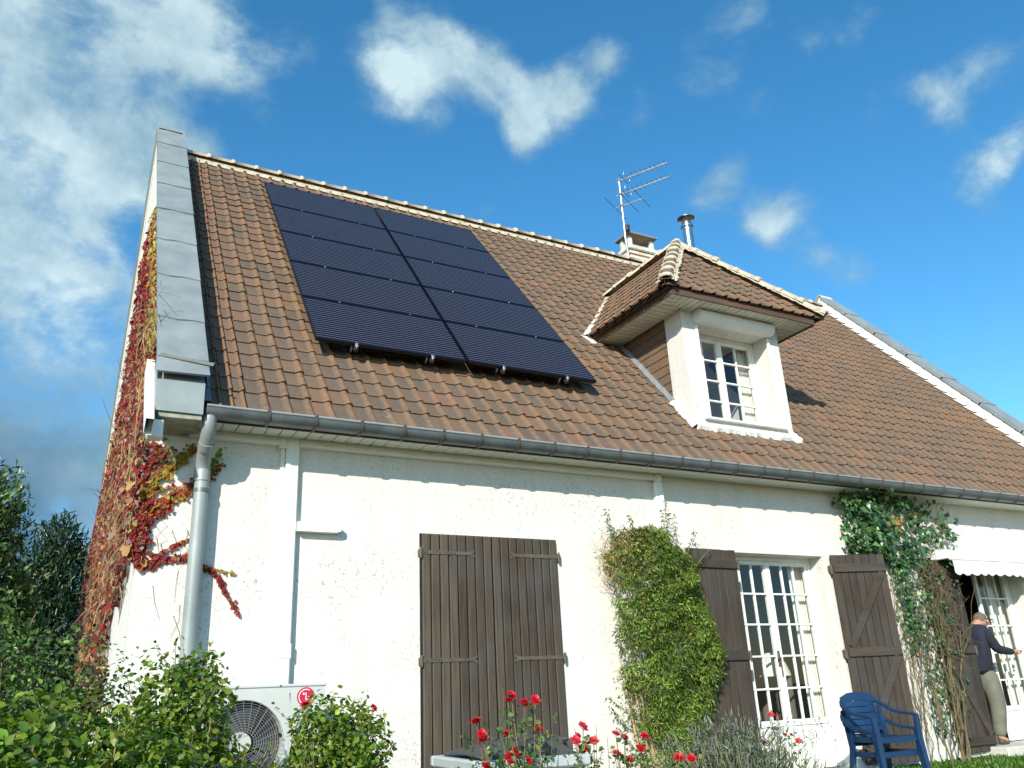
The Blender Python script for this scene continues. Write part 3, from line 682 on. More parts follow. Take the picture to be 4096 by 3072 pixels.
# deck below the tiles
o_ = .03
A_, B_, C_, D_ = (DXC-DHW+o_, DYF+o_, DZE-.035), (DXC+DHW-o_, DYF+o_, DZE-.035), (DXC+DHW-o_, yb(0)+.15, DZE-.035), (DXC-DHW+o_, yb(0)+.15, DZE-.035)
E1, E2 = (AX, AYF, AZ-.05), (AX, AYB+.1, AZ-.05)
MB().add([A_, B_, C_, D_, E1, E2], [(0, 1, 4), (0, 4, 5, 3), (1, 2, 5, 4), (0, 3, 2, 1)]).build('dormer_deck', M_FASCIA, droof)
# fascia boards
ex0, ex1, ey0, ez = 5.80, 8.255, -.095, 5.61
fm = MB(); fm.box(ex0, ex1, ey0-.022, ey0, ez-.02, ez+.085, .004); fm.build('fascia', M_FASCIA, droof)
for xx in (ex0-.022, ex1):
    fm = MB(); fm.box(xx, xx+.022, ey0, yb(0)+.02, ez-.02, ez+.085, .004); fm.build('fascia', mat_wood('fascia_y', (.15, .082, .045), (.075, .045, .03), 'y'), droof)
# soffit boards: run out from the wall, mitred at the corners
dsof = empty('dormer_soffit', (0, 0, 0), 0, house)
def board(pts): 
    V = [(x, y, ez) for x, y in pts]+[(x, y, ez+.010) for x, y in pts]; n = len(pts)
    me = mesh('soffit_board', V, [tuple(range(n))[::-1], tuple(range(n, 2*n))]+[(i, (i+1) % n, n+(i+1) % n, n+i) for i in range(n)]); me.materials.append(M_SOFFIT); link('soffit_board', me, dsof)
bw = .098; gap = .012; wx0, wx1, wy0 = 6.195, 7.89, .252
x = ex0
while x < ex1-.01:
    xa, xb = x+gap/2, min(x+bw, ex1)-gap/2
    def ylim(x_):
        if x_ < wx0: return ey0+(x_-ex0)*(wy0-ey0)/(wx0-ex0)
        if x_ > wx1: return ey0+(ex1-x_)*(wy0-ey0)/(ex1-wx1)
        return wy0
    board([(xa, ey0), (xb, ey0), (xb, ylim(xb)), (xa, ylim(xa))]); x += bw
y = ey0+.02
yend = yb(0)-.02
while y < yend:
    ya, yb_ = y+gap/2, min(y+bw, yend)-gap/2
    xl = lambda y_: ex0+(min(y_, wy0)-ey0)*(wx0-ex0)/(wy0-ey0)
    board([(ex0, ya), (xl(ya), ya), (xl(yb_), yb_), (ex0, yb_)])
    xr = lambda y_: ex1-(min(y_, wy0)-ey0)*(ex1-wx1)/(wy0-ey0)
    board([(xr(ya), ya), (ex1, ya), (ex1, yb_), (xr(yb_), yb_)])
    y += bw
MB().box(ex0, ex1, ey0, yend, ez+.012, ez+.02).build('soffit_backing', M_DARK, dsof)
# hips, ridge and valleys
def cap_run(P0, P1, n, r, name, matl, mort, up_):
    P0, P1 = Vector(P0), Vector(P1); d = (P1-P0); L = d.length; d.normalize(); side = d.cross(Vector(up_)).normalized(); u = side.cross(d).normalized()
    Mx = Matrix((d, -side, u)).transposed().to_4x4()
    hp = halfpipe(L/n*1.14, r, collar=False); me = mesh(name, hp.V, hp.F, True); me.materials.append(matl)
    cm = MB(); st = []
    V = []; n2 = 9
    for (xx, q) in ((-.006, r-.018), (-.006, r+.012), (.055, r+.013), (.075, r-.01)):
        for j in range(n2+1):
            t = math.pi*j/n2; V.append((xx+.012*math.sin(3*t), -q*math.cos(t)*1.05, q*math.sin(t)))
    F = [(i*(n2+1)+j, i*(n2+1)+j+1, (i+1)*(n2+1)+j+1, (i+1)*(n2+1)+j) for i in range(3) for j in range(n2)]
    cme = mesh('cap_mortar', V, F, True); cme.materials.append(mort)
    for i in range(n):
        o = link(name, me, droof); mm = Mx.copy(); mm.translation = P0+d*(L*i/n)+u*(.012+.012*(i % 2)); o.matrix_local = mm
        o = link('cap_mortar', cme, droof); o.matrix_local = mm
HL0 = (DXC-DHW-.02, DYF-.03, DZE+.005); HR0 = (DXC+DHW+.02, DYF-.03, DZE+.005); AP = (AX, AYF, AZ+.03)
M_HIP = mat('hip_clay', (.155, .115, .09), rough=.85, col2=(.10, .08, .065), vscale=12, bump=.4, bscale=40)
cap_run(HL0, AP, 7, .088, 'hip_tile', M_HIP, M_MORTAR, (0, 0, 1))
cap_run(HR0, AP, 7, .088, 'hip_tile', M_RIDGE, M_MORTAR, (0, 0, 1))
cap_run((AX, AYF-.05, AZ+.02), (AX, AYB+.05, AZ+.02), 5, .09, 'ridge_tile', M_RIDGE, M_MORTAR, (0, 0, 1))
def strip(P0, P1, w0, w1, N_, name, matl, wav=.015, parent=None):
    """irregular mortar fillet along an edge"""
    P0, P1, N_ = Vector(P0), Vector(P1), Vector(N_).normalized(); d = (P1-P0); L = d.length; d.normalize(); sd = d.cross(N_).normalized()
    n = max(4, int(L/.035)); V = []
    for i in range(n+1):
        p = P0+d*(L*i/n); a = random.uniform(-wav, wav); b = random.uniform(-wav, wav)
        V += [p+sd*(w0+a)-N_*.012, p+sd*(w0*.5)+N_*(.030+random.uniform(0, .012)), p+sd*(w1*.5)+N_*(.030+random.uniform(0, .012)), p+sd*(w1+b)-N_*.012]
    F = [(i*4+j, i*4+4+j, i*4+5+j, i*4+1+j) for i in range(n) for j in range(3)]
    return MB().add(V, F).build(name, matl, parent, True)
# mortar fillets along hips (inner sides), as the photo shows pale bands
strip(HL0, AP, -.125, .125, (-.35, -.4, .8), 'hip_mortar', M_MORTAR, .02, droof)
strip(HR0, AP, -.125, .125, (.35, -.4, .8), 'hip_mortar', M_MORTAR, .02, droof)
vn = Vector((-.4, -.4, .82))
VL0 = Vector((DXC-DHW, yb(0), DZE)); VL1 = Vector((AX, AYB, AZ)); vm = VL0.lerp(VL1, .32)
strip(VL0+Vector((-.03, -.03, .0)), vm, -.075, .065, vn, 'valley_flashing', M_MORTARW, .012, droof)
strip(vm, VL1, -.06, .07, vn, 'valley_mortar', M_MORTAR, .015, droof)
VR0 = Vector((DXC+DHW, yb(0), DZE)); strip(VR0, VL1, -.06, .07, (.4, -.4, .82), 'valley_mortar', M_MORTAR, .015, droof)
MB().add([VL0+Vector((.0, -.16, -.20)), VL0+Vector((.17, -.06, -.02)), VL0+Vector((.10, .05, .06)), VL0+Vector((-.12, -.02, .02)), VL0+Vector((-.05, -.12, -.10))], [(0, 1, 2, 3, 4)]).build('corner_flashing', M_MORTARW, droof)
# walls: rendered front with window opening, rendered returns, tile-hung cheeks
dw = empty('dormer_body', (0, 0, 0), 0, house)
WH = (6.42, 7.70, 4.145, 5.47)
V, F = holed_wall(wx0, wx1, 3.98, ez+.005, [WH], wy0, .34)
MB().add(V, F).add([(wx0, wy0, 3.9), (wx0, .585, 4.2), (wx0, .585, ez), (wx0, wy0, ez)], [(0, 1, 2, 3)]).add([(wx1, wy0, 3.9), (wx1, .585, 4.2), (wx1, .585, ez), (wx1, wy0, ez)], [(0, 3, 2, 1)]).add([(wx0, .585, 4.2), (wx0+.05, .585, 4.2), (wx0+.05, .585, ez), (wx0, .585, ez)], [(0, 1, 2, 3)]).build('dormer_wall', M_RENDER, dw)
for sx, xx in ((1, wx0+.022), (-1, wx1-.022)):
    ck = MB(); ck.prism([(.585, Z0+TAN*.585-.1), (1.66, 5.66), (1.66, ez+.02), (.585, ez+.02)], 0, min(xx, xx+sx*.06), max(xx, xx+sx*.06)); ck.build('cheek_backing', M_FASCIA, dw)
chk = empty('tile_hung_cheek', (0, 0, 0), 0, house)
M_CHEEK = mat_tile(); M_CHEEK.name = 'cheek_tile_clay'
for sx in (1, -1):
    xx = wx0 if sx == 1 else wx1
    r = 0; z = ez-.125
    while z > 4.25:
        y = .587-(.085 if r % 2 else 0)
        ymax = (z+.07-Z0)/TAN
        while y < ymax:
            ya, yb2 = max(y+.002, .587), min(y+.168, 1.66)
            lim = lambda zz: (zz-Z0)/TAN-.01
            pts = []
            tn = random.random(); C = []
            for (hx, zz) in ((.0, z-.012), (.016, z-.012), (.004, z+.128)):
                e = lim(zz)
                for yy in (min(ya, max(e, .587)), min(yb2, max(e, .587))): pts.append((xx+sx*(.0-hx+.018) if sx == 1 else xx+(hx-.018), yy, zz)); C.append((tn, .25+.4*random.random(), .5, 1))
            if pts[5][1]-pts[4][1] > .02:
                me = mesh('cheek_tile', pts, [(0, 1, 3, 2), (2, 3, 5, 4), (0, 2, 4), (1, 5, 3)], False, C); me.materials.append(M_CHEEK); link('cheek_tile', me, chk)
            y += .17
        z -= .125; r += 1
# flashing and mortar where the dormer meets the roof
for xx, nm, sgn in ((wx0, 'cheek_flashing', -1), (wx1, 'cheek_flashing', 1)):
    strip(roofpt(xx, roof_s(.56), .02), roofpt(xx, roof_s(1.62), .02), -.045 if sgn < 0 else -.03, .03 if sgn < 0 else .045, NV, nm, M_LEAD, .004, dw)
strip(roofpt(wx0-.02, roof_s(.58), .02), roofpt(wx0-.02, roof_s(.21), .02), -.05, .06, NV, 'apron_mortar', M_MORTARW, .02, dw)
strip(roofpt(wx1+.02, roof_s(.58), .02), roofpt(wx1+.02, roof_s(.21), .02), -.05, .06, NV, 'apron_mortar', M_MORTARW, .02, dw)
strip(roofpt(wx0-.03, roof_s(.225), .02), roofpt(wx1+.06, roof_s(.225), .02), -.05, .055, NV, 'apron_mortar', M_MORTARW, .022, dw)
# roller shutter box, guides and sill
sh = MB(); sh.prism([(.252, 5.606), (.125, 5.606), (.105, 5.585), (.105, 5.50), (.150, 5.452), (.252, 5.447)], 0, 6.405, 7.715); sh.build('roller_shutter_box', M_WHITE, dw)
for xx in (6.405, 7.672): MB().box(xx, xx+.043, .232, .262, 4.16, 5.425, .004).build('shutter_guide', M_WHITE, dw)
MB().box(6.36, 7.76, .195, .56, 4.115, 4.148, .006).build('dormer_sill', M_WHITE2, dw)
# --- glazed windows
def glazed(parent, name, xa, xb, za, zb, y, sashes, rows_z, cols_n, stile=.05, bar=.022, panel_to=None, depth=.05, open_left=False):
    w = empty(name, (0, 0, 0), 0, parent)
    def b(nm, *q, bev=.004): return MB().box(*q, bev).build(nm, M_WHITE2, w)
    fr = MB(); fr.box(xa, xa+.045, y-.02, y+.06, za, zb, .004); fr.box(xb-.045, xb, y-.02, y+.06, za, zb, .004); fr.box(xa+.046, xb-.046, y-.02, y+.06, zb-.045, zb, .004); fr.build('window_frame', M_WHITE2, w)
    ia, ib = xa+.047, xb-.047; sw = (ib-ia)/sashes
    for s in range(sashes):
        if open_left and s == 0:
            continue
        a, c = ia+s*sw, ia+(s+1)*sw; top = zb-.047; bot = panel_to if panel_to is not None else za+.01
        sf = MB(); sf.box(a, a+stile, y-.012, y+.04, za+.01, top, .005); sf.box(c-stile, c, y-.012, y+.04, za+.01, top, .005)
        sf.box(a+stile+.001, c-stile-.001, y-.012, y+.04, top-stile, top, .005); sf.box(a+stile+.001, c-stile-.001, y-.012, y+.04, bot-.005, bot+stile*1.2, .005)
        if panel_to is not None:
            sf.box(a+stile+.001, c-stile-.001, y+.004, y+.03, za+.012, bot-.006, 0)
            sf.box(a+stile+.03, c-stile-.03, y-.004, y+.01, za+.10, bot-.09, .006)
        sf.build('sash', M_WHITE2, w)
        ga, gb_ = a+stile, c-stile; gz0, gz1 = bot+stile*1.2, top-stile
        xsb = [ga+(gb_-ga)*i/cols_n for i in range(cols_n+1)]; zsb = rows_z if rows_z else None
        zz = [gz0]+list(zsb)+[gz1]
        for i in range(1, cols_n): b('glazing_bar', xsb[i]-bar/2, xsb[i]+bar/2, y-.008, y+.028, gz0, gz1, bev=.004)
        for zq in zsb: b('glazing_bar', ga, gb_, y-.0095, y+.0295, zq-bar/2, zq+bar/2, bev=.004)
        for i in range(cols_n):
            for j in range(len(zz)-1):
                V = [(xsb[i], y+.012, zz[j]), (xsb[i+1], y+.012, zz[j]), (xsb[i+1], y+.012+random.uniform(-.002, .002), zz[j+1]), (xsb[i], y+.012, zz[j+1])]
                me = mesh('pane', V, [(0, 1, 2, 3)]); me.materials.append(M_GLASS); link('pane', me, w)
    if sashes == 2 and not open_left:
        mid = (ia+ib)/2; b('meeting_stile', mid-.028, mid+.028, y-.024, y-.0125, za+.02, zb-.06, bev=.005)
    return w
dwin = glazed(house, 'dormer_window', 6.42, 7.70, 4.15, 5.47, .56, 2, [4.525, 4.815, 5.105], 2, stile=.052)
fwin = glazed(house, 'french_window', 6.28, 7.737, .05, 2.42, .235, 2, [.925, 1.28, 1.635, 1.985], 3, stile=.05, panel_to=.53)
swin = glazed(house, 'french_window', 10.22, 11.69, .12, 2.42, .215, 2, [.89, 1.245, 1.605, 1.98], 3, stile=.05, panel_to=.50, open_left=True)
h = MB(); h.tube([(6.985, .19, 1.27), (6.985, .19, 1.06)], .009, 8); h.tube([(6.985, .23, 1.25), (6.985, .185, 1.25), (6.93, .18, 1.25)], .009, 8); h.box(6.965, 7.005, .205, .222, 1.16, 1.34, .006); h.build('window_handle', M_IRON, fwin, True)
# the opened left sash of the far window, swung into the room
os_ = MB(); os_.box(10.268, 10.30, .28, .33, .13, 2.37, .004); os_.box(10.268, 10.30, .93, .98, .13, 2.37, .004); os_.box(10.268, 10.30, .331, .929, 2.32, 2.37, .004); os_.box(10.268, 10.30, .331, .929, .13, .56, .004)
for zq in (.89, 1.245, 1.605, 1.98): os_.box(10.272, 10.294, .331, .929, zq-.011, zq+.011)
for yq in (.53, .73): os_.box(10.273, 10.293, yq-.011, yq+.011, .561, 2.319)
os_.build('open_sash', M_WHITE2, swin)
# thresholds and steps
MB().box(6.1, 7.9, -.16, .30, -.02, .048, .01).build('threshold', mat('stone_sill', (.55, .55, .50), rough=.9, var=.15, vscale=6, bump=.4), house)
MB().box(10.05, 11.85, -.30, .30, -.02, .118, .012).build('threshold', mat('stone_sill_far', (.60, .60, .54), rough=.9, var=.15, vscale=6, bump=.4), house)
MB().box(.33, 5.6, -.03, -.001, -.3, .16, 0).box(8.2, 14.5, -.03, -.001, -.3, .10, 0).build('plinth', M_RENDER, house)
# rooms behind the glass
def room(xa, xb, ya, yb_, za, zb, m_, hole=None, fl=M_FLOOR):
    rm = MB(); rm.add([(xa, yb_, za), (xb, yb_, za), (xb, yb_, zb), (xa, yb_, zb), (xa, ya, za), (xb, ya, za), (xb, ya, zb), (xa, ya, zb)], [(0, 1, 2, 3), (4, 0, 3, 7), (1, 5, 6, 2), (3, 2, 6, 7)])
    rm.build('room_lining', m_, house)
    MB().add([(xa, ya, za), (xb, ya, za), (xb, yb_, za), (xa, yb_, za)], [(0, 1, 2, 3)]).build('room_floor', fl, house)
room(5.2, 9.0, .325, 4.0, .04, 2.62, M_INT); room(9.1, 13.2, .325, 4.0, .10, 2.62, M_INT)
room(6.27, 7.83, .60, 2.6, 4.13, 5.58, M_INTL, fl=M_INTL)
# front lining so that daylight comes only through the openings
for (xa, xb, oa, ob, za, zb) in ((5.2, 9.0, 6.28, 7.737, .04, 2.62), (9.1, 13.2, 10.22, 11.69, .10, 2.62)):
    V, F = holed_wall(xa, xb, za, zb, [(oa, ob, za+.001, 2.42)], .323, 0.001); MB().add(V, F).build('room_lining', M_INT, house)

# ================================================================== SHUTTERS
def plank_row(parent, Mx, width, height, n, t=.028, ragged=True):
    w = width/n
    for i in range(n):
        mb = MB(); mb.box(i*w+.0046, (i+1)*w-.0046, -t, 0, random.uniform(0, .004), height-random.uniform(0, .003), .009)
        o = mb.build('plank', M_BROWN, parent); o.matrix_local = Mx
        g = MB()
def strap(parent, Mx, L, z, flip=False):
    """forged strap hinge with a flared tail, lying on the front of the boards"""
    pts = [(0, -.019), (L-.05, -.015), (L-.02, -.022), (L+.012, -.040), (L, -.012), (L-.028, 0), (L, .012), (L+.012, .040), (L-.02, .022), (L-.05, .015), (.19, .017), (.165, .030), (.15, .017), (0, .019)]
    mb = MB(); V = [((-x if flip else x), -.034-.0, z+q) for x, q in pts]+[((-x if flip else x), -.0285, z+q) for x, q in pts]; n = len(pts)
    mb.add(V, [tuple(range(n)), tuple(range(2*n-1, n-1, -1))]+[(i, (i+1) % n, n+(i+1) % n, n+i) for i in range(n)])
    for q in (.03, .17, .33, L-.05): mb.lathe([(.0095, 0), (.008, .004), (.0, .006)], (0, 0, 0), 8) if False else mb.box((-q if flip else q)-.007, (-q if flip else q)+.007, -.040, -.033, z-.007, z+.007, .003)
    o = mb.build('strap_hinge', M_IRON, parent); o.matrix_local = Mx
    pm = MB(); s = -1 if flip else 1
    pm.box(min(-.028*s, 0), max(-.028*s, 0), -.045, .02, z-.045, z+.03, .006); pm.tube([(-.014*s, -.034, z-.055), (-.014*s, -.034, z+.045)], .011, 8)
    o = pm.build('hinge_pintle', M_IRON, parent); o.matrix_local = Mx
# closed pair over the left door
I4 = Matrix.Identity(4)
for (xa, xb, flip) in ((2.432, 3.164, False), (3.168, 3.902, True)):
    sh = empty('closed_shutter', (0, 0, 0), 0, house); Mx = Matrix.Translation((xa, -.012, .06))
    plank_row(sh, Mx, xb-xa, 2.39, 8)
    Mh = Matrix.Translation((xb if flip else xa, -.012, 0))
    for z in (2.276, 1.312, .32): strap(sh, Mh, .535, z, flip)
MB().box(2.42, 3.912, -.0105, .0, .05, 2.455).build('groove_backing', M_DARK, house)  # near-black sheet behind the planks; shade of the grooves put into its colour
# open leaves showing their braced backs
M_BROWN2 = mat_wood('dark_brown_boards', (.072, .056, .040), (.038, .031, .026)); M_BROWN2X = mat_wood('dark_brown_battens', (.070, .054, .038), (.038, .031, .025), 'x')
def open_leaf(hx, ang, width, right, zb=.07, zt=2.43, braced=True):
    sh = empty('open_shutter', (hx, -.035, 0), ang, house)
    s = 1 if right else -1
    w = width/7
    for i in range(7):
        a, c = sorted((s*(i*w+.0038), s*((i+1)*w-.0038)))
        MB().box(a, c, -.028, 0, zb+random.uniform(0, .004), zt-random.uniform(0, .004), .0045).build('plank', M_BROWN2, sh)
    for z in (2.268, 1.285, .20):
        a, c = sorted((s*.02, s*(width-.015))); MB().box(a, c, -.052, -.0285, z-.052, z+.052, .006).build('batten', M_BROWN2X, sh)
    for z0, z1 in ((1.34, 2.214), (.254, 1.231)) if braced else ():
        p0, p1 = Vector((s*.07, 0, z0)), Vector((s*(width-.07), 0, z1)); dd = (p1-p0); L = dd.length; th = math.atan2(dd.z, dd.x)
        mb = MB(); mb.box(0, L, -.0515, -.0288, -.045, .045, .006, Matrix.Translation(p0) @ Matrix.Rotation(-th, 4, 'Y')); mb.build('brace', M_BROWN2X, sh)
    for z in (2.268, 1.285, .20):
        pm = MB(); pm.box(min(0, -s*.03), max(0, -s*.03), -.045, .03, z-.05, z+.035, .006); pm.tube([(-s*.016, -.034, z-.07), (-s*.016, -.034, z+.05)], .011, 8); pm.build('hinge_pintle', M_IRON, sh)
    return sh
open_leaf(6.272, R(2.0), .735, False, braced=False)
open_leaf(7.815, R(-19.0), .72, True)
open_leaf(10.205, R(3.0), .735, False)

# ================================================================== CHIMNEY, FLUE
ch = empty('chimney', (0, 0, 0), 0, roof)
M_CHIM = mat('chimney_render', (.72, .70, .62), rough=.9, col2=(.50, .47, .38), vscale=5, bump=.5, bscale=20)
cx0, cx1, cy0, cy1 = 9.06, 9.72, 4.72, 5.05
MB().box(cx0, cx1, cy0, cy1, 8.2, 9.52, .01).build('chimney_stack', M_CHIM, ch)
MB().box(cx0-.035, cx1+.05, cy0-.05, cy1+.05, 9.52, 9.63, .02).build('chimney_slab', M_CHIM, ch)
for px in (cx0+.05, cx1-.05):
    for py in (cy0+.05, cy1-.05): MB().box(px-.045, px+.045, py-.045, py+.045, 9.63, 9.86, .008).build('chimney_pier', M_CHIM, ch)
MB().box(cx0-.06, cx1+.03, cy0-.09, cy1+.09, 9.86, 9.90, .008).build('chimney_cap', mat('slate_cap', (.20, .18, .17), rough=.8, col2=(.30, .25, .22), vscale=8), ch)
MB().box(cx0-.006, cx1-.10, cy0-.006, cy0, 9.40, 9.445).box(cx0-.006, cx0, cy0, cy1, 9.40, 9.445).build('rusty_strap', M_RUST, ch)
strip((cx0-.08, RIDGE_Y+.22, 8.86), (cx1+.08, RIDGE_Y+.22, 8.86), -.05, .05, (0, -.3, .95), 'chimney_fillet', M_MORTAR, .02, ch)
fl = empty('flue', (0, 0, 0), 0, roof)
fx, fy = 10.775, 4.80
f = MB(); f.tube([(fx, fy, 8.3), (fx, fy, 10.56)], .113, 24); f.build('flue_pipe', M_STEEL, fl, True)
f = MB(); f.lathe([(.118, 10.48), (.142, 10.49), (.146, 10.51), (.142, 10.53), (.10, 10.54)], (fx, fy, 0), 24); f.build('flue_collar', M_STEEL, fl, True)
f = MB(); f.lathe([(.10, 10.53), (.092, 10.58), (.10, 10.63), (.15, 10.69), (.19, 10.705), (.192, 10.72), (.15, 10.735), (0, 10.755)], (fx, fy, 0), 28); f.build('flue_cowl', mat('flue_cowl_steel', (.22, .21, .20), rough=.35, metal=.9), fl, True)
# ================================================================== TV AERIAL
ant = thing('television_aerial', 'silver television aerial on a mast strapped to the chimney', 'aerial', (8.93, 4.66, 9.2))
M_AER = mat('aerial_metal', (.62, .63, .62), rough=.4, metal=.7, var=.2, vscale=9); M_AERD = mat('aerial_dark', (.04, .04, .045), rough=.6)
ax, ay = 8.93, 4.66
def at(x, y, z): return (x-8.93, y-4.66, z-9.2)
a = MB(); a.tube([at(8.985, 4.70, 9.2), at(8.985, 4.70, 9.42), at(8.94, 4.66, 9.55), at(ax, ay, 9.7), at(ax-.01, ay, 11.13)], [.02, .02, .024, .024, .022], 10); a.build('mast', M_AER, ant, True)
bd = Vector((.46, -.83, .0)).normalized(); pd = Vector((bd.y, -bd.x, 0))
for zb, L, L0 in ((11.10, 1.08, -.06), (10.76, 1.08, -.10)):
    a = MB(); p0 = Vector(at(ax, ay, zb)); a.tube([p0+bd*L0, p0+bd*L], .016, 8); a.build('boom', M_AER, ant, True)
    for i in range(9):
        q = p0+bd*(.20+.105*i)+Vector((0, 0, .012)); l_ = .13-.005*i
        MB().tube([q-pd*l_, q+pd*l_], .0045, 6).build('director', M_AERD, ant)
    q = p0+bd*.10; MB().tube([q-pd*.22, q+pd*.22], .006, 6).build('reflector', M_AERD, ant)
    q = p0+bd*.17+Vector((0, 0, .03)); MB().tube([q-pd*.15+Vector((0, 0, .03)), q-pd*.15-Vector((0, 0, .03)), q+pd*.15-Vector((0, 0, .03)), q+pd*.15+Vector((0, 0, .03)), q-pd*.15+Vector((0, 0, .03))], .006, 6).build('dipole', M_AER, ant)
p0 = Vector(at(ax, ay, 10.48)); MB().tube([p0-bd*.16, p0+bd*.48], .013, 8).build('boom', M_AER, ant, True)
for t, l_ in ((-.15, .52), (.18, .44), (.46, .40)): MB().tube([p0+bd*t-pd*l_, p0+bd*t+pd*l_], .006, 6).build('element', M_AERD, ant)
MB().box(.01, .10, -.07, .03, .68, .82, .01).build('amplifier_box', M_AERD, ant)
for zc in (11.10, 10.76, 10.48): MB().box(-.035, .035, -.035, .035, zc-9.2-.025, zc-9.2+.02, .006).build('clamp', M_RUST, ant)

# ================================================================== SOLAR PANELS
PW, PH, GAPX, GAPS = 1.682, 1.000, .036, .022
ps0 = 3.655; px0 = 1.466; PHN = .20
pm = MB(); t = .036; e = .011
pm.box(0, PW, 0, e, -t, .0, .001); pm.box(0, PW, PH-e, PH, -t, 0, .001); pm.box(0, e, e+.0005, PH-e-.0005, -t, 0, .001); pm.box(PW-e, PW, e+.0005, PH-e-.0005, -t, 0, .001)
fme = mesh('panel_frame', pm.V, pm.F); fme.materials.append(M_BLACK)
gme = mesh('cell_glass', [(e-.001, e-.001, -.002), (PW-e+.001, e-.001, -.002), (PW-e+.001, PH-e+.001, -.002), (e-.001, PH-e+.001, -.002)], [(0, 1, 2, 3)]); gme.materials.append(M_PANEL)
bme2 = mesh('backsheet', [(e, e, -.012), (PW-e, e, -.012), (PW-e, PH-e, -.012), (e, PH-e, -.012)], [(3, 2, 1, 0)]); bme2.materials.append(M_BLACK)
ordn = ['bottom', 'second lowest', 'middle', 'second highest', 'top']
for c_ in range(2):
    for r_ in range(5):
        pn = tag(empty('solar_panel', (0, 0, 0)), f"black solar panel, {ordn[r_]} row of the {'left' if c_ == 0 else 'right'} column on the roof", 'solar panel', 'solar panels on the roof')
        mm = RT.copy(); mm.translation = roofpt(px0+c_*(PW+GAPX), ps0+r_*(PH+GAPS), PHN); pn.matrix_local = mm
        for nm, me in (('panel_frame', fme), ('cell_glass', gme), ('backsheet', bme2)): link(nm, me, pn)
rails = [(1.892, 'leftmost'), (2.743, 'second from the left'), (3.610, 'second from the right'), (4.451, 'rightmost')]
rm = MB(); rm.box(-.02, .02, -.045, 5*(PH+GAPS)+.03, -.04, -.002, .003); rme_ = mesh('rail', rm.V, rm.F); rme_.materials.append(mat('rail_dark', (.05, .05, .055), rough=.5, metal=.6))
cmb = MB(); cmb.box(-.008, .008, -.008, .008, -.05, .004, .002); cme_ = mesh('mid_clamp', cmb.V, cmb.F); cme_.materials.append(M_ALU)
emb = MB(); emb.box(-.016, .016, -.034, -.006, -.030, -.001, .004); emb.box(-.016, .016, -.014, .004, -.001, .008, .002); emb.box(-.008, .008, -.042, -.03, -.040, -.01, .003); eme_ = mesh('end_clamp', emb.V, emb.F); eme_.materials.append(M_ALU)
hmb = MB(); hmb.box(-.010, .010, .0, .05, -.17, -.04, .004); hme_ = mesh('roof_hook', hmb.V, hmb.F); hme_.materials.append(M_ALU)
for rx, wd in rails:
    rl = tag(empty('mounting_rail', (0, 0, 0)), f"mounting rail with silver clamp under the solar panels, {wd}", 'mounting rail', 'solar panel mounting rails')
    mm = RT.copy(); mm.translation = roofpt(rx, ps0, PHN-.037); rl.matrix_local = mm
    link('rail', rme_, rl); o = link('end_clamp', eme_, rl); o.location = (0, 0, .037)
    for k in range(1, 5):
        o = link('mid_clamp', cme_, rl); o.location = (0, k*(PH+GAPS)-GAPS/2, .037)
    for k in range(5):
        o = link('roof_hook', hme_, rl); o.location = (0, .12+k*1.08, .037)
# ================================================================== HEAT PUMP
ac = thing('heat_pump', 'white heat pump outdoor unit with round fan, half hidden by shrubs', 'heat pump', (.42, -.62, .30))
M_AC = mat('heat_pump_paint', (.52, .55, .52), rough=.4, var=.05, vscale=4); M_ACD = mat('fan_black', (.05, .053, .055), rough=.5); M_FAN = mat('fan_blade', (.03, .032, .035), rough=.3)
W_, D_, H_ = .965, .34, .84
fc = (.36, .445); fr_ = .295
cs = MB()      # casing front with a round opening
n = 40; ring = [(fc[0]+fr_*math.cos(2*math.pi*i/n), fc[1]+fr_*math.sin(2*math.pi*i/n)) for i in range(n)]
def sq(i):
    t = 2*math.pi*i/n; c, s = math.cos(t), math.sin(t); k = max(abs(c)/(.34 if c < 0 else .34), abs(s)/(.33))
    return (fc[0]+c/k, fc[1]+s/k)
sqr = [sq(i) for i in range(n)]
V = [(x, 0, z) for x, z in ring]+[(x, 0, z) for x, z in sqr]+[(x, .09, z) for x, z in ring]
F = [(i, (i+1) % n, n+(i+1) % n, n+i) for i in range(n)]+[(i, 2*n+i, 2*n+(i+1) % n, (i+1) % n) for i in range(n)]
cs.add(V, F)
sx0, sx1, sz0, sz1 = fc[0]-.34, fc[0]+.34, fc[1]-.33, fc[1]+.33
cs.box(0, W_, 0.001, .02, sz1, H_-.022); cs.box(0, W_, .001, .02, 0, sz0); cs.box(0, sx0, .001, .02, sz0, sz1); cs.box(sx1, W_, .001, .02, sz0, sz1)
cs.box(0, .012, .02, D_, 0, H_-.022); cs.box(W_-.012, W_, .02, D_, 0, H_-.022); cs.box(0, W_, D_-.012, D_, 0, H_-.022)
cs.build('casing', M_AC, ac)
MB().box(-.006, W_+.006, -.008, D_+.006, H_-.022, H_, .006).build('top_panel', M_AC, ac)
MB().box(.02, W_-.02, .09, .11, .02, H_-.03).build('cavity', M_ACD, ac)
for k in range(3):
    mb = MB(); V = []
    for i in range(7):
        rr_ = .075+.20*i/6
        for j, da in enumerate((-.42, 0, .42)):
            t = 2*math.pi*k/3+.5+da*(1.0)+.25*i/6; V.append((fc[0]+rr_*math.cos(t), .06-.03*(j-1), fc[1]+rr_*math.sin(t)))
    mb.add(V, [(i*3+j, i*3+j+1, i*3+4+j, i*3+3+j) for i in range(6) for j in range(2)]); mb.build('fan_blade', M_FAN, ac, True)
hb = MB(); nn_ = 20
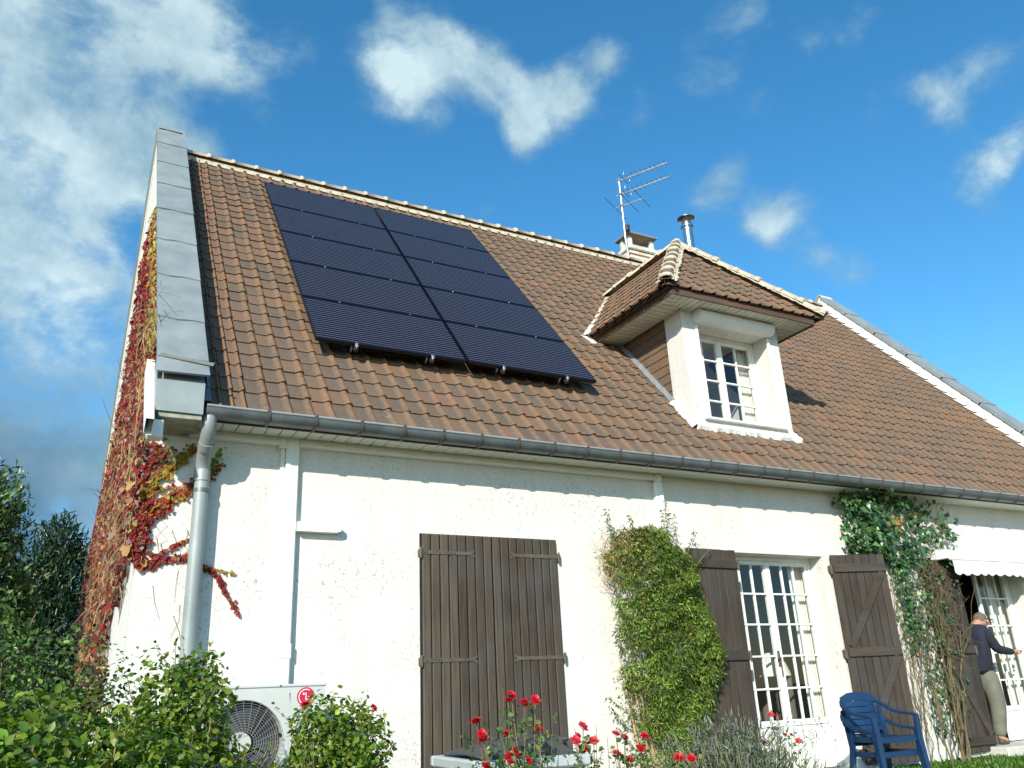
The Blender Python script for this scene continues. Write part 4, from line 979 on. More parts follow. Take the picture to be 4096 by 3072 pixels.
hb.add([(fc[0]+.075*math.cos(2*math.pi*i/nn_), .03, fc[1]+.075*math.sin(2*math.pi*i/nn_)) for i in range(nn_)]+[(fc[0]+.08*math.cos(2*math.pi*i/nn_), .08, fc[1]+.08*math.sin(2*math.pi*i/nn_)) for i in range(nn_)], [tuple(range(nn_))]+[(i, (i+1) % nn_, nn_+(i+1) % nn_, nn_+i) for i in range(nn_)]); hb.build('fan_hub', M_AC, ac)
gd = MB()
for i in range(13):
    rr_ = .085+.205*i/12; gd.tube([(fc[0]+rr_*math.cos(t), -.012-.012*math.cos(rr_*4), fc[1]+rr_*math.sin(t)) for t in np.linspace(0, 2*math.pi, 37)], .0011, 4, False)
for i in range(28):
    t = 2*math.pi*i/28; gd.tube([(fc[0]+.08*math.cos(t), -.022, fc[1]+.08*math.sin(t)), (fc[0]+.30*math.cos(t+.25), -.006, fc[1]+.30*math.sin(t+.25))], .0011, 4, False)
gd.build('fan_guard', mat('guard_wire', (.40, .42, .42), rough=.4, metal=.3), ac)
M_RED = mat('logo_red', (.52, .012, .055), rough=.3); M_LW = mat('logo_white', (.85, .85, .85), rough=.4)
lx, lz = .815, .745
def disc(nm, r0, r1, y, a0, a1, m_, n=32, cx=lx, cz=lz):
    V = []; 
    for i in range(n+1):
        t = a0+(a1-a0)*i/n; V += [(cx+r0*math.cos(t), y, cz+r0*math.sin(t)), (cx+r1*math.cos(t), y, cz+r1*math.sin(t))]
    me = mesh(nm, V, [(2*i, 2*i+1, 2*i+3, 2*i+2) for i in range(n)]); return link(nm, me, ac, m_)
disc('logo_disc', 0, .068, -.002, 0, 2*math.pi, M_RED)
disc('logo_ring', .050, .056, -.0032, R(60), R(358), M_LW); disc('logo_dot', 0, .008, -.0032, 0, 2*math.pi, M_LW, 12, lx-.018, lz+.022)
MB().box(lx-.003, lx+.003, -.0035, -.003, lz-.022, lz+.03).box(lx+.003, lx+.018, -.0035, -.003, lz-.022, lz-.016).box(lx+.018, lx+.050, -.0035, -.003, lz-.003, lz+.003).build('logo_letters', M_LW, ac)
tx = bpy.data.curves.new('logo_text', 'FONT'); tx.body = 'LG'; tx.size = .10; tx.extrude = .0008; tx.align_x = 'CENTER'
tx.materials.append(mat('logo_grey', (.12, .15, .17), rough=.5)); _t = bpy.data.objects.new('t', tx); COL.objects.link(_t); bpy.context.view_layer.update(); _me = bpy.data.meshes.new_from_object(_t.evaluated_get(bpy.context.evaluated_depsgraph_get())); bpy.data.objects.remove(_t)
to = link('logo_text', _me, ac); to.location = (lx, -.002, lz-.165); to.rotation_euler = (R(90), 0, 0)
for xx in (.16, W_-.22): MB().box(xx, xx+.06, .02, D_-.02, -.34, 0, .005).build('foot', M_ACD, ac)
for xx in (.30, .62): MB().box(xx-.006, xx+.006, -.011, -.007, H_-.016, H_-.006).build('screw', M_ACD, ac)

# ================================================================== PLASTIC CHAIRS
M_BLUE = mat('blue_plastic', (.006, .028, .082), rough=.42, col2=(.010, .042, .108), vscale=3, spec=.5)
def ribbon(mb, pts, w, t, n_=None):
    """a flat bar following pts; each point (x,y,z), width dir given per point"""
    V = []; k = len(pts)
    for i, (p, wd) in enumerate(pts):
        p, wd = Vector(p), Vector(wd).normalized(); d = (Vector(pts[min(i+1, k-1)][0])-Vector(pts[max(i-1, 0)][0])).normalized(); nr = d.cross(wd).normalized()
        ww = w[i] if isinstance(w, list) else w
        V += [p+wd*ww/2+nr*t/2, p-wd*ww/2+nr*t/2, p-wd*ww/2-nr*t/2, p+wd*ww/2-nr*t/2]
    F = [(i*4+j, i*4+(j+1) % 4, i*4+4+(j+1) % 4, i*4+4+j) for i in range(k-1) for j in range(4)]+[(0, 3, 2, 1), tuple((k-1)*4+j for j in range(4))]
    mb.add(V, F)
def make_chair(label, loc, rz):
    c = thing('plastic_armchair', label, 'chair', loc, rz, 'stacked blue garden chairs'); c.scale = (.95, .80, .93)
    s = MB(); ny, nxx = 7, 6; V = []
    for i in range(ny):
        for j in range(nxx):
            u, v = j/(nxx-1)-.5, i/(ny-1); V.append((u*.46*(1-.06*v), -.24+.46*v, .43-.015*math.cos(u*math.pi)-.02*v+(.0 if i else -.02)))
    nV = len(V); V += [(x, y, z-.016) for x, y, z in V]
    F = [(i*nxx+j, i*nxx+j+1, (i+1)*nxx+j+1, (i+1)*nxx+j) for i in range(ny-1) for j in range(nxx-1)]; F += [tuple(nV+q for q in f[::-1]) for f in F]
    s.add(V, F); ribbon(s, [((-.235, -.245, .40), (0, 0, 1)), ((0, -.25, .395), (0, 0, 1)), ((.235, -.245, .40), (0, 0, 1))], .055, .02); s.build('seat', M_BLUE, c, True)
    for k in range(5):      # backrest slats
        z0 = .50+.062*k; mb = MB(); f = k/5
        pts = [((u*.40, .235+.10*f-.03*math.cos(u*math.pi), z0), (0, .28, 1)) for u in np.linspace(-.5, .5, 6)]; ribbon(mb, pts, .0575, .012); mb.build('back_slat', M_BLUE, c, True)
    mb = MB(); ribbon(mb, [((-.255, .27, .70), (0, .2, 1)), ((-.23, .315, .785), (.2, .3, 1)), ((-.12, .325, .818), (0, .3, 1)), ((0, .32, .826), (0, .3, 1)), ((.12, .325, .818), (0, .3, 1)), ((.23, .315, .785), (-.2, .3, 1)), ((.255, .27, .70), (0, .2, 1))], [.06, .075, .085, .085, .085, .075, .06], .018); mb.build('top_rail', M_BLUE, c, True)
    for sx in (-1, 1):
        mb = MB(); ribbon(mb, [((sx*.225, .315, .78), (1, 0, .3*sx)), ((sx*.262, .26, .74), (1, 0, 0)), ((sx*.285, .12, .668), (1, 0, 0)), ((sx*.29, -.05, .640), (1, 0, 0)), ((sx*.288, -.20, .632), (1, 0, 0)), ((sx*.282, -.265, .612), (1, 0, 0))], [.04, .05, .056, .058, .058, .05], .022); mb.build('armrest', M_BLUE, c, True)
        mb = MB(); ribbon(mb, [((sx*.283, -.255, .62), (1, 0, 0)), ((sx*.27, -.262, .42), (1, 0, 0)), ((sx*.285, -.30, .0), (1, 0, 0))], [.055, .06, .042], .034); mb.build('leg', M_BLUE, c, True)
        mb = MB(); ribbon(mb, [((sx*.225, .265, .72), (1, 0, 0)), ((sx*.225, .215, .42), (1, 0, 0)), ((sx*.255, .315, .0), (1, 0, 0))], [.045, .06, .042], .034); mb.build('leg', M_BLUE, c, True)
        mb = MB(); ribbon(mb, [((sx*.255, -.24, .405), (0, 0, 1)), ((sx*.235, 0, .40), (0, 0, 1)), ((sx*.225, .22, .40), (0, 0, 1))], .05, .018); mb.build('side_rail', M_BLUE, c, True)
    return c
make_chair('lower blue plastic armchair of the stack of two', (6.80, -1.16, -.075), R(-7))
make_chair('upper blue plastic armchair resting on another in the stack', (6.79, -1.19, .055), R(-7))

# ================================================================== STORAGE BOX
bx = thing('storage_box', 'grey ribbed plastic garden box with dark raised lid', 'storage box', (1.792, -2.435, -.2), R(-5.2))
M_BOX = mat('box_plastic', (.42, .46, .46), rough=.55, var=.1, vscale=5); M_LID = mat('lid_plastic', (.055, .06, .058), rough=.5, col2=(.085, .085, .08), vscale=4)
BW, BD, BH = .735, .90, .82
b = MB(); b.box(.02, BW-.02, .02, .035, 0, BH-.03); b.box(.02, BW-.02, BD-.035, BD-.02, 0, BH-.03); b.box(.02, .035, .035, BD-.035, 0, BH-.03); b.box(BW-.035, BW-.02, .035, BD-.035, 0, BH-.03); b.box(.02, BW-.02, .02, BD-.02, 0, .02); b.build('bin', M_BOX, bx)
for i in range(17): MB().box(.03+i*.042, .052+i*.042, .006, .0195, .03, BH-.075, .004).build('rib', M_BOX, bx)
for i in range(20): MB().box(.006, .0195, .03+i*.043, .052+i*.043, .03, BH-.075, .004).build('rib', M_BOX, bx)
rmb = MB(); rmb.box(-.012, BW+.012, -.012, .05, BH-.07, BH, .012); rmb.box(-.012, BW+.012, BD-.05, BD+.012, BH-.07, BH, .012); rmb.box(-.012, .05, .0505, BD-.0505, BH-.07, BH, .012); rmb.box(BW-.05, BW+.012, .0505, BD-.0505, BH-.07, BH, .012); rmb.build('rim', M_BOX, bx)
lid = MB(); V = []; nu, nv = 9, 6
for i in range(nu):
    for j in range(nv):
        u, v = i/(nu-1), j/(nv-1); V.append((.06+u*.60, .06+v*(BD-.12), BH+.012+.075*math.sin(u*math.pi*.55)+.02*math.sin(v*math.pi)))
k_ = len(V); V += [(x, y, z-.014) for x, y, z in V]
F = [(i*nv+j, i*nv+j+1, (i+1)*nv+j+1, (i+1)*nv+j) for i in range(nu-1) for j in range(nv-1)]; F += [tuple(k_+q for q in f[::-1]) for f in F]
F += [(i*nv, (i+1)*nv, k_+(i+1)*nv, k_+i*nv) for i in range(nu-1)]+[(j, k_+j, k_+j+1, j+1) for j in range(nv-1)]+[((nu-1)*nv+j, (nu-1)*nv+j+1, k_+(nu-1)*nv+j+1, k_+(nu-1)*nv+j) for j in range(nv-1)]
lid.add(V, F); lid.add([V[i*nv] for i in range(nu)]+[(V[i*nv][0], V[i*nv][1]+.004, BH-.03) for i in range(nu)], [(i, i+1, nu+i+1, nu+i) for i in range(nu-1)]); lid.add([V[(nu-1)*nv+j] for j in range(nv)]+[(V[(nu-1)*nv+j][0]-.004, V[(nu-1)*nv+j][1], BH-.03) for j in range(nv)], [(j, j+1, nv+j+1, nv+j) for j in range(nv-1)]); lid.build('lid', M_LID, bx, True)
MB().box(.12, .68, .10, .22, BH-.03, BH-.005, .004).box(.12, .68, .24, .36, BH-.032, BH-.008, .004).build('timber', mat_wood('brown_timber', (.20, .10, .055), (.11, .06, .035), 'x'), bx)

# ================================================================== AWNING
aw = thing('awning', 'pale striped retracted awning with scalloped valance above the far window', 'awning', (9.80, 0, 2.44))
M_AWN = mat('awning_canvas', (.74, .75, .68), rough=.85)
n, l, b_ = nodes_of(M_AWN); tc_ = n.new('ShaderNodeTexCoord'); se_ = n.new('ShaderNodeSeparateXYZ'); l.new(tc_.outputs['Object'], se_.inputs[0])
wv = n.new('ShaderNodeMath'); wv.operation = 'PINGPONG'; wv.inputs[1].default_value = .018; l.new(se_.outputs[0], wv.inputs[0])
gt = n.new('ShaderNodeMath'); gt.operation = 'GREATER_THAN'; gt.inputs[1].default_value = .010; l.new(wv.outputs[0], gt.inputs[0])
xm = n.new('ShaderNodeMix'); xm.data_type = 'RGBA'; xm.inputs['A'].default_value = (.76, .77, .70, 1); xm.inputs['B'].default_value = (.52, .58, .58, 1); l.new(gt.outputs[0], xm.inputs['Factor']); l.new(xm.outputs['Result'], b_.inputs['Base Color'])
LAW = 3.4
a = MB(); a.prism([(0, .14), (-.16, .115), (-.27, .02), (-.27, .0), (-.05, .0), (0, .02)], 0, 0, LAW); a.build('rolled_canvas', M_AWN, aw)
MB().box(-.02, LAW+.02, -.315, -.265, -.045, .012, .012).build('front_bar', M_WHITE, aw)
va = MB(); V = []; nn = 170
for i in range(nn+1):
    x = LAW*i/nn; sc = -.205-.030*abs(math.sin(math.pi*x/.175))-.004*math.sin(x*5); wv_ = .006*math.sin(x*9)
    V += [(x, -.305+wv_*.3, -.04), (x, -.31+wv_, (sc-.04)/2), (x, -.308+wv_*1.6, sc)]
va.add(V, [(i*3+j, i*3+3+j, i*3+4+j, i*3+1+j) for i in range(nn) for j in range(2)]); va.build('valance', M_AWN, aw, True)
MB().box(-.03, -.005, -.28, 0, -.02, .10, .01).build('end_plate', M_WHITE, aw)

# ================================================================== CURTAINS AND LAMP INSIDE
def curtain(label, xa, xb, z0, z1, y):
    V = []; k = 40
    for i in range(k+1):
        x = xa+(xb-xa)*i/k; o = .022*math.sin(i*1.15)+.008*math.sin(i*2.7); V += [(x-xa, o, 0), (x-xa, o*.8, (z1-z0)*.5), (x-xa, o*.6, z1-z0)]
    me = mesh('curtain', V, [(i*3+j, i*3+3+j, i*3+4+j, i*3+1+j) for i in range(k) for j in range(2)], True)
    o = link('curtain', me, None, M_CURT); o.location = (xa, y, z0); tag(o, label, 'curtain', 'window curtains')
curtain('cream curtain behind the right panes of the window beside the blue chairs', 7.50, 7.78, .08, 2.45, .37)
curtain('cream curtain behind the glass of the window below the awning', 11.36, 11.76, .14, 2.45, .37)
curtain('thin curtain at the right of the dormer window', 7.44, 7.72, 4.2, 5.5, .68)
lp = thing('floor_lamp', 'white shaded lamp seen through the window beside the blue chairs', 'lamp', (7.62, .95, .05))
l_ = MB(); l_.lathe([(.20, 1.02), (.10, 1.30)], (0, 0, 0), 20); l_.build('lamp_shade', mat('lamp_shade', (.8, .78, .70), rough=.8), lp, True)
l_ = MB(); l_.tube([(0, 0, 0), (0, 0, 1.2)], .012, 8); l_.lathe([(0, 0), (.14, 0), (.14, .02), (0, .03)], (0, 0, 0), 20); l_.build('lamp_stand', M_IRON, lp, True)

# ================================================================== PERSON
ps = thing('person', 'person in navy sweater and grey-green trousers reaching for the far window', 'person', (10.45, .1, .118))
P0 = Vector((10.45, .1, .118))
def skin(name, joints, edges, root, m_, parent, sub=2):
    me = bpy.data.meshes.new(name); names = list(joints); ix = {k: i for i, k in enumerate(names)}
    me.from_pydata([Vector(joints[k][0])-P0 for k in names], [(ix[a], ix[b]) for a, b in edges], []); me.update()
    o = link(name, me, parent, m_)
    o.modifiers.new('skin', 'SKIN'); 
    sv = me.skin_vertices[0].data
    for k in names:
        r = joints[k][1]; r = r if isinstance(r, tuple) else (r, r); sv[ix[k]].radius = r; sv[ix[k]].use_root = (k == root)
    o.modifiers['skin'].use_smooth_shade = True
    s = o.modifiers.new('sub', 'SUBSURF'); s.levels = sub; s.render_levels = sub
    return o
J = {'pelvis': ((10.465, .1, 1.02), (.085, .10)), 'belly': ((10.45, .1, 1.22), (.08, .10)), 'chest': ((10.45, .1, 1.42), (.075, .10)), 'nb': ((10.52, .1, 1.56), .052), 'neck': ((10.585, .1, 1.612), .058), 'skull': ((10.70, .1, 1.675), (.098, .078)), 'crown': ((10.76, .1, 1.715), (.066, .06)), 'face': ((10.80, .1, 1.635), (.058, .055)), 'chin': ((10.815, .1, 1.592), (.030, .034)), 'brow': ((10.85, .1, 1.672), (.032, .045)),
     'shr': ((10.46, -.06, 1.50), .045), 'elr': ((10.585, -.12, 1.275), .034), 'wrr': ((11.00, -.075, 1.238), .029), 'pmr': ((11.065, -.07, 1.246), (.016, .036)),
     'shl': ((10.47, .26, 1.50), .045), 'ell': ((10.52, .33, 1.26), .034), 'wrl': ((10.66, .30, 1.05), .029), 'pml': ((10.69, .29, .98), (.016, .036)),
     'hpr': ((10.465, 0.02, .95), .07), 'knr': ((10.49, -.005, .60), .062), 'anr': ((10.40, 0, .21), .042), 'hpl': ((10.465, .18, .95), .07), 'knl': ((10.51, .2, .60), .062), 'anl': ((10.43, .2, .21), .042), 'tor': ((10.53, 0, .155), (.035, .045)), 'tol': ((10.56, .2, .155), (.035, .045))}
for s_, base in (('r', (11.065, -.07, 1.246)), ('l', (10.69, .29, .98))):
    bv = Vector(base); dx = Vector((1, 0, .05)) if s_ == 'r' else Vector((.3, 0, -1)).normalized(); bend = Vector((.3, 0, -.9)) if s_ == 'r' else Vector((-.6, 0, -.8))
    for k, (off, ln) in enumerate(((-.030, .062), (-.010, .072), (.010, .068), (.028, .052))):
        a_ = bv+dx*.045+Vector((0, off, .006)); J[f'f{s_}{k}a'] = (tuple(a_), .010); b2 = a_+dx*ln*.5; J[f'f{s_}{k}b'] = (tuple(b2), .009); J[f'f{s_}{k}c'] = (tuple(b2+bend*ln*.5), .0075)
    t1 = bv+dx*.005+Vector((0, -.034, -.018)); J[f't{s_}a'] = (tuple(t1), .012); J[f't{s_}b'] = (tuple(t1+dx*.04+Vector((0, 0, -.02))), .009)
Eb = [('pelvis', 'belly'), ('belly', 'chest'), ('chest', 'nb'), ('nb', 'neck'), ('neck', 'skull'), ('skull', 'crown'), ('skull', 'face'), ('face', 'chin'), ('crown', 'brow')]
for s_ in 'rl':
    Eb += [('nb' if False else 'chest', 'sh'+s_), ('sh'+s_, 'el'+s_), ('el'+s_, 'wr'+s_), ('wr'+s_, 'pm'+s_), ('pelvis', 'hp'+s_), ('hp'+s_, 'kn'+s_), ('kn'+s_, 'an'+s_), ('an'+s_, 'to'+s_), ('pm'+s_, f't{s_}a'), (f't{s_}a', f't{s_}b')]
    for k in range(4): Eb += [('pm'+s_, f'f{s_}{k}a'), (f'f{s_}{k}a', f'f{s_}{k}b'), (f'f{s_}{k}b', f'f{s_}{k}c')]
M_SKIN = mat('skin', (.50, .27, .18), rough=.55, var=.08, vscale=14)
skin('body', J, Eb, 'pelvis', M_SKIN, ps)
SW = {'hem': ((10.472, .1, 1.03), (.168, .185)), 'waist': ((10.455, .1, 1.18), (.158, .18)), 'chest': ((10.445, .1, 1.42), (.142, .195)), 'up': ((10.495, .1, 1.545), (.10, .12)), 'col': ((10.555, .1, 1.59), (.070, .070)), 'shr': ((10.455, -.085, 1.515), .088), 'elr': ((10.585, -.125, 1.275), .066), 'wrr': ((10.985, -.078, 1.238), .042), 'shl': ((10.465, .285, 1.515), .088), 'ell': ((10.52, .335, 1.26), .064), 'wrl': ((10.65, .302, 1.065), .042)}
M_NAVY = mat('navy_knit', (.016, .019, .036), rough=.9, var=.25, vscale=9, bump=.5, bscale=16, bdist=.02)
skin('sweater', SW, [('hem', 'waist'), ('waist', 'chest'), ('chest', 'up'), ('up', 'col'), ('chest', 'shr'), ('shr', 'elr'), ('elr', 'wrr'), ('chest', 'shl'), ('shl', 'ell'), ('ell', 'wrl')], 'waist', M_NAVY, ps)
TR = {'top': ((10.47, .1, 1.075), (.145, .165)), 'seat': ((10.462, .1, .97), (.165, .19)), 'hr': ((10.47, .0, .86), .125), 'kr': ((10.495, -.01, .58), .105), 'ar': ((10.405, 0, .20), .078), 'hl': ((10.475, .2, .86), .125), 'kl': ((10.515, .21, .58), .105), 'al': ((10.435, .2, .20), .078)}
skin('trousers', TR, [('top', 'seat'), ('seat', 'hr'), ('hr', 'kr'), ('kr', 'ar'), ('seat', 'hl'), ('hl', 'kl'), ('kl', 'al')], 'seat', mat('trouser_cotton', (.15, .155, .115), rough=.9, var=.2, vscale=7, bump=.5, bscale=9, bdist=.02), ps)
for yy, dx in ((0, 0), (.2, .03)):
    skin('shoe', {'heel': ((10.37+dx, yy, .168), (.048, .042)), 'mid': ((10.45+dx, yy, .160), (.042, .045)), 'toe': ((10.56+dx, yy, .150), (.032, .042))}, [('heel', 'mid'), ('mid', 'toe')], 'heel', mat('shoe_leather', (.085, .065, .045), rough=.6), ps)
hv = MB(); V = []; nu, nv = 10, 14
for i in range(nu):
    for j in range(nv):
        t, ph = math.pi*.50*i/(nu-1), 2*math.pi*j/nv
        v = Vector((math.sin(t)*math.cos(ph)*.104-.010, math.sin(t)*math.sin(ph)*.086, math.cos(t)*.088)); v = Matrix.Rotation(R(-28), 3, 'Y') @ v
        V.append(Vector((10.712, .1, 1.69))+v*(1.0 if math.cos(ph) < .55 or t < .8 else .93)-P0)
hv.add(V, [(i*nv+j, i*nv+(j+1) % nv, (i+1)*nv+(j+1) % nv, (i+1)*nv+j) for i in range(nu-1) for j in range(nv)]); hv.build('hair', mat('grey_hair', (.17, .14, .115), rough=.85, col2=(.08, .065, .055), vscale=45), ps, True)
skin('ear', {'a': ((10.725, .012, 1.668), (.022, .010)), 'b': ((10.72, .008, 1.638), (.014, .008))}, [('a', 'b')], 'a', M_SKIN, ps, 1)
skin('nose', {'a': ((10.868, .1, 1.655), .010), 'b': ((10.895, .1, 1.632), .013), 'c': ((10.865, .1, 1.625), .012)}, [('a', 'b'), ('b', 'c')], 'a', M_SKIN, ps, 1)
g = MB(); q = lambda x, y, z: Vector((x, y, z))-P0
g.tube([q(10.72, .02, 1.69), q(10.80, .022, 1.683), q(10.885, .03, 1.668)], .0045, 6); g.tube([q(10.885, .03, 1.668), q(10.89, .035, 1.635), q(10.898, .085, 1.633), q(10.897, .09, 1.668), q(10.885, .03, 1.668)], .004, 6); g.tube([q(10.897, .09, 1.668), q(10.898, .11, 1.668)], .004, 6); g.tube([q(10.898, .11, 1.668), q(10.897, .165, 1.668), q(10.897, .165, 1.635), q(10.898, .115, 1.634), q(10.898, .11, 1.668)], .004, 6)
g.build('glasses', M_BLACK, ps)
# ================================================================== VEGETATION
T_DIA = (np.array([(0, 0, 0), (.5, .45, .08), (0, 1, -.04), (-.5, .45, .08)]), np.array([(0, 1, 2), (0, 2, 3)]))
T_OVAL = (np.array([(0, 0, 0), (.40, .22, .07), (.46, .55, .05), (0, 1, -.10), (-.46, .55, .05), (-.40, .22, .07), (0, .5, -.03)]), np.array([(0, 1, 6), (1, 2, 6), (2, 3, 6), (3, 4, 6), (4, 5, 6), (5, 0, 6)]))
T_LOBE = (np.array([(0, .1, 0), (.30, -.05, .03), (.52, .30, .06), (.34, .42, .03), (.30, .78, .05), (.0, 1.02, -.06), (-.30, .78, .05), (-.34, .42, .03), (-.52, .30, .06), (-.30, -.05, .03), (0, .45, -.02)]), np.array([(i, i+1 if i < 9 else 0, 10) for i in range(10)]))
def unit(a): return a/np.maximum(np.linalg.norm(a, axis=-1, keepdims=True), 1e-9)
def leaves(name, pos, nrm, along, size, width, col, tmpl, mat_, parent, stuff=True):
    T, TF = tmpl; k = len(T); N = len(pos)
    n = unit(np.asarray(nrm)); a = np.asarray(along); a = unit(a-n*(a*n).sum(1, keepdims=True)); s = np.cross(a, n)
    size = np.asarray(size).reshape(-1, 1, 1); w = np.asarray(width).reshape(-1, 1, 1)*np.ones((N, 1, 1))
    V = np.asarray(pos)[:, None, :]+size*(T[None, :, 0:1]*w*s[:, None, :]+T[None, :, 1:2]*a[:, None, :]+T[None, :, 2:3]*n[:, None, :])
    F = (TF[None]+(np.arange(N)*k)[:, None, None]).reshape(-1, 3)
    C = np.repeat(np.concatenate([np.asarray(col), np.ones((N, 1))], 1), k, axis=0)
    o = tris(name, V.reshape(-1, 3), F, C, mat_, parent)
    if stuff: o['kind'] = 'stuff'
    return o
def palette(n, cols, wts, jit=.25):
    c = np.array(cols)[rng.choice(len(cols), n, p=np.array(wts)/sum(wts))]; return np.clip(c*(1+rng.normal(0, jit, (n, 1)))*(1+rng.normal(0, .06, (n, 3))), .004, .9)
def twigs(name, lines, mat_, parent, n=5):
    mb = MB()
    for pts, r0, r1 in lines:
        k = len(pts); mb.tube(pts, [r0+(r1-r0)*i/(k-1) for i in range(k)], n, False)
    o = mb.build(name, mat_, parent); o['kind'] = 'stuff'; return o
M_LEAFG = mat_leaf('leaf_green', .42, .38); M_LEAFD = mat_leaf('leaf_evergreen', .35, .15, .5); M_LEAFR = mat_leaf('leaf_autumn', .55, .35, .3)
M_TWIG = mat('twig_bark', (.20, .14, .075), rough=.85, var=.3, vscale=20); M_TAN = mat('dry_stem', (.44, .31, .15), rough=.85, var=.3, vscale=15); M_BARK = mat('bark', (.10, .075, .05), rough=.9, var=.3, vscale=9, bump=.6, bscale=25)
def vnoise(p, f, seed=0):
    """cheap smooth 3-D noise in -1..1"""
    q = np.asarray(p)*f; r = np.random.default_rng(seed); o = np.zeros(len(q))
    for k in range(5):
        d = r.normal(size=3)*(1+.5*k); o += np.sin(q@d+r.uniform(0, 6.28))/(1+.35*k)
    return o/2.6
def bush_points(blobs, n, shell=.55, rough=.28, seed=1):
    """points through the volume of several ellipsoids, denser at the surface; returns pos, outward"""
    vol = np.array([b[1][0]*b[1][1]*b[1][2] for b in blobs])**.75; P = []; O = []
    for (c, r), k in zip(blobs, (n*vol/vol.sum()).astype(int)):
        d = unit(rng.normal(size=(k, 3))); q = shell+(1-shell)*rng.random(k)**.6
        lump = 1+rough*vnoise(d*np.array(r)+np.array(c), 5.5, seed)+rough*.5*vnoise(d*np.array(r)+np.array(c), 14, seed+1)
        P.append(np.array(c)+d*np.array(r)*(q*lump)[:, None]); O.append(unit(d/np.array(r)))
    return np.concatenate(P), np.concatenate(O)
def shrub(name, label, cat, base, blobs, n, size, width, cols, wts, tmpl, m_=None, stems=14, group=None, jit=.25, up_=.35, seed=1, shell=.55, shoots=0, rough=.28):
    t = thing(name, label, cat, base, 0, group); B = np.array(base)
    P, O = bush_points(blobs, n, shell, rough, seed); ok = P[:, 2] > B[2]+.02; P, O = P[ok], O[ok]; N = len(P)
    nr = unit(O*.7+np.array([0, 0, up_])+rng.normal(0, .55, (N, 3))); al = unit(O*.6+rng.normal(0, .6, (N, 3))+np.array([0, 0, -.15]))
    sz = rng.uniform(size[0], size[1], N)
    lines = []
    if shoots:
        ii = rng.choice(N, shoots, replace=False); XP, XO, XA, XS = [], [], [], []
        for i in ii:
            d = unit(O[i]*.55+np.array([0, 0, .8])+rng.normal(0, .25, 3)); L = rng.uniform(.10, .28); pts = [Vector(P[i]+d*L*q+np.array([0, 0, -.12*L*q*q])) for q in (0, .35, .7, 1)]
            lines.append((pts, .003, .0015))
            for q in np.linspace(.1, 1, 9): 
                XP.append(np.array(Vector(P[i])+Vector(d)*L*q)); XO.append(unit(rng.normal(0, .6, 3)+np.array([0, 0, .5]))); XA.append(unit(d*.4+rng.normal(0, .7, 3))); XS.append(rng.uniform(size[0]*.7, size[1]*.9))
        P = np.concatenate([P, XP]); nr = np.concatenate([nr, XO]); al = np.concatenate([al, XA]); sz = np.concatenate([sz, XS]); N = len(P)
    leaves('foliage', P-B, nr, al, sz, width, palette(N, cols, wts, jit), tmpl, m_ or M_LEAFG, t)
    lines = [([p-Vector(B) for p in pts], a, b) for pts, a, b in lines]
    for k in range(stems):
        i = rng.integers(len(P)); e = Vector(P[i]-B)*.95; s0 = Vector((e.x*.35+rng.normal(0, .05), e.y*.35+rng.normal(0, .05), 0)); mid = s0.lerp(e, .55)+Vector(rng.normal(0, .05, 3)); lines.append(([s0, mid, e], .010, .003))
    twigs('branches', lines, M_STICK, t)
    return t
M_STICK = mat('shrub_twig', (.30, .23, .14), rough=.85, col2=(.17, .12, .07), vscale=20)
# --- shrubs along the lower left edge
G1 = [(.125, .215, .022), (.085, .165, .02), (.19, .275, .035), (.25, .30, .05), (.035, .075, .014)]
shrub('privet_shrub', 'tall dark small-leaved shrub at the lower left, in front of the red creeper', 'shrub', (-.62, -1.7, -.12),
      [((-.95, -1.75, 1.05), (.42, .38, .58)), ((-.55, -1.6, .95), (.36, .36, .50)), ((-.25, -1.5, .80), (.28, .33, .52)), ((-.75, -1.8, .45), (.60, .45, .50)), ((-1.35, -1.6, .8), (.45, .4, .7))], 15000, (.022, .045), .62,
      [(.06, .125, .02), (.09, .17, .028), (.13, .22, .04), (.028, .06, .013), (.19, .22, .07)], [3, 3, 2, 1.8, .6], T_OVAL, M_LEAFD, 30, 'garden shrubs', .3, .35, 3, .45, 60, .26)
shrub('hazel_shrub', 'broad-leaved light green shrub in the lower left corner', 'shrub', (-.60, -2.6, -.2),
      [((-.62, -2.65, .62), (.34, .30, .50)), ((-.25, -2.5, .55), (.32, .30, .42)), ((-.95, -2.6, .6), (.35, .3, .55)), ((.05, -2.45, .45), (.28, .28, .38)), ((-1.15, -2.55, .4), (.35, .3, .4))], 7600, (.034, .062), .72, G1, [3, 3, 2, 1, 1], T_OVAL, M_LEAFG, 34, 'garden shrubs', .25, .45, 5, .5, 26, .3)
shrub('dogwood_shrub', 'green leafy shrub beside the downpipe, left of the heat pump fan', 'shrub', (.16, -1.75, -.12),
      [((.12, -1.75, .88), (.27, .28, .40)), ((.30, -1.75, 1.02), (.17, .24, .30)), ((.02, -1.9, .55), (.38, .32, .46)), ((.36, -1.8, .50), (.22, .3, .40)), ((.56, -1.75, .40), (.14, .2, .26))], 7600, (.028, .052), .70, G1, [3, 2.5, 2, 1.2, 1], T_OVAL, M_LEAFG, 30, 'garden shrubs', .27, .4, 8, .5, 36, .3)
shrub('rose_shrub', 'rounded green shrub in front of the heat pump, right of its logo', 'shrub', (1.12, -1.75, -.12),
      [((1.15, -1.72, .66), (.29, .26, .34)), ((1.02, -1.7, .80), (.16, .2, .20)), ((1.30, -1.7, .68), (.18, .22, .24)), ((1.12, -1.8, .35), (.34, .28, .35)), ((.80, -1.75, .42), (.15, .2, .26))], 6000, (.026, .047), .75, G1, [3, 2, 2.4, 1.4, .6], T_OVAL, M_LEAFG, 26, 'garden shrubs', .25, .4, 12, .5, 22, .28)
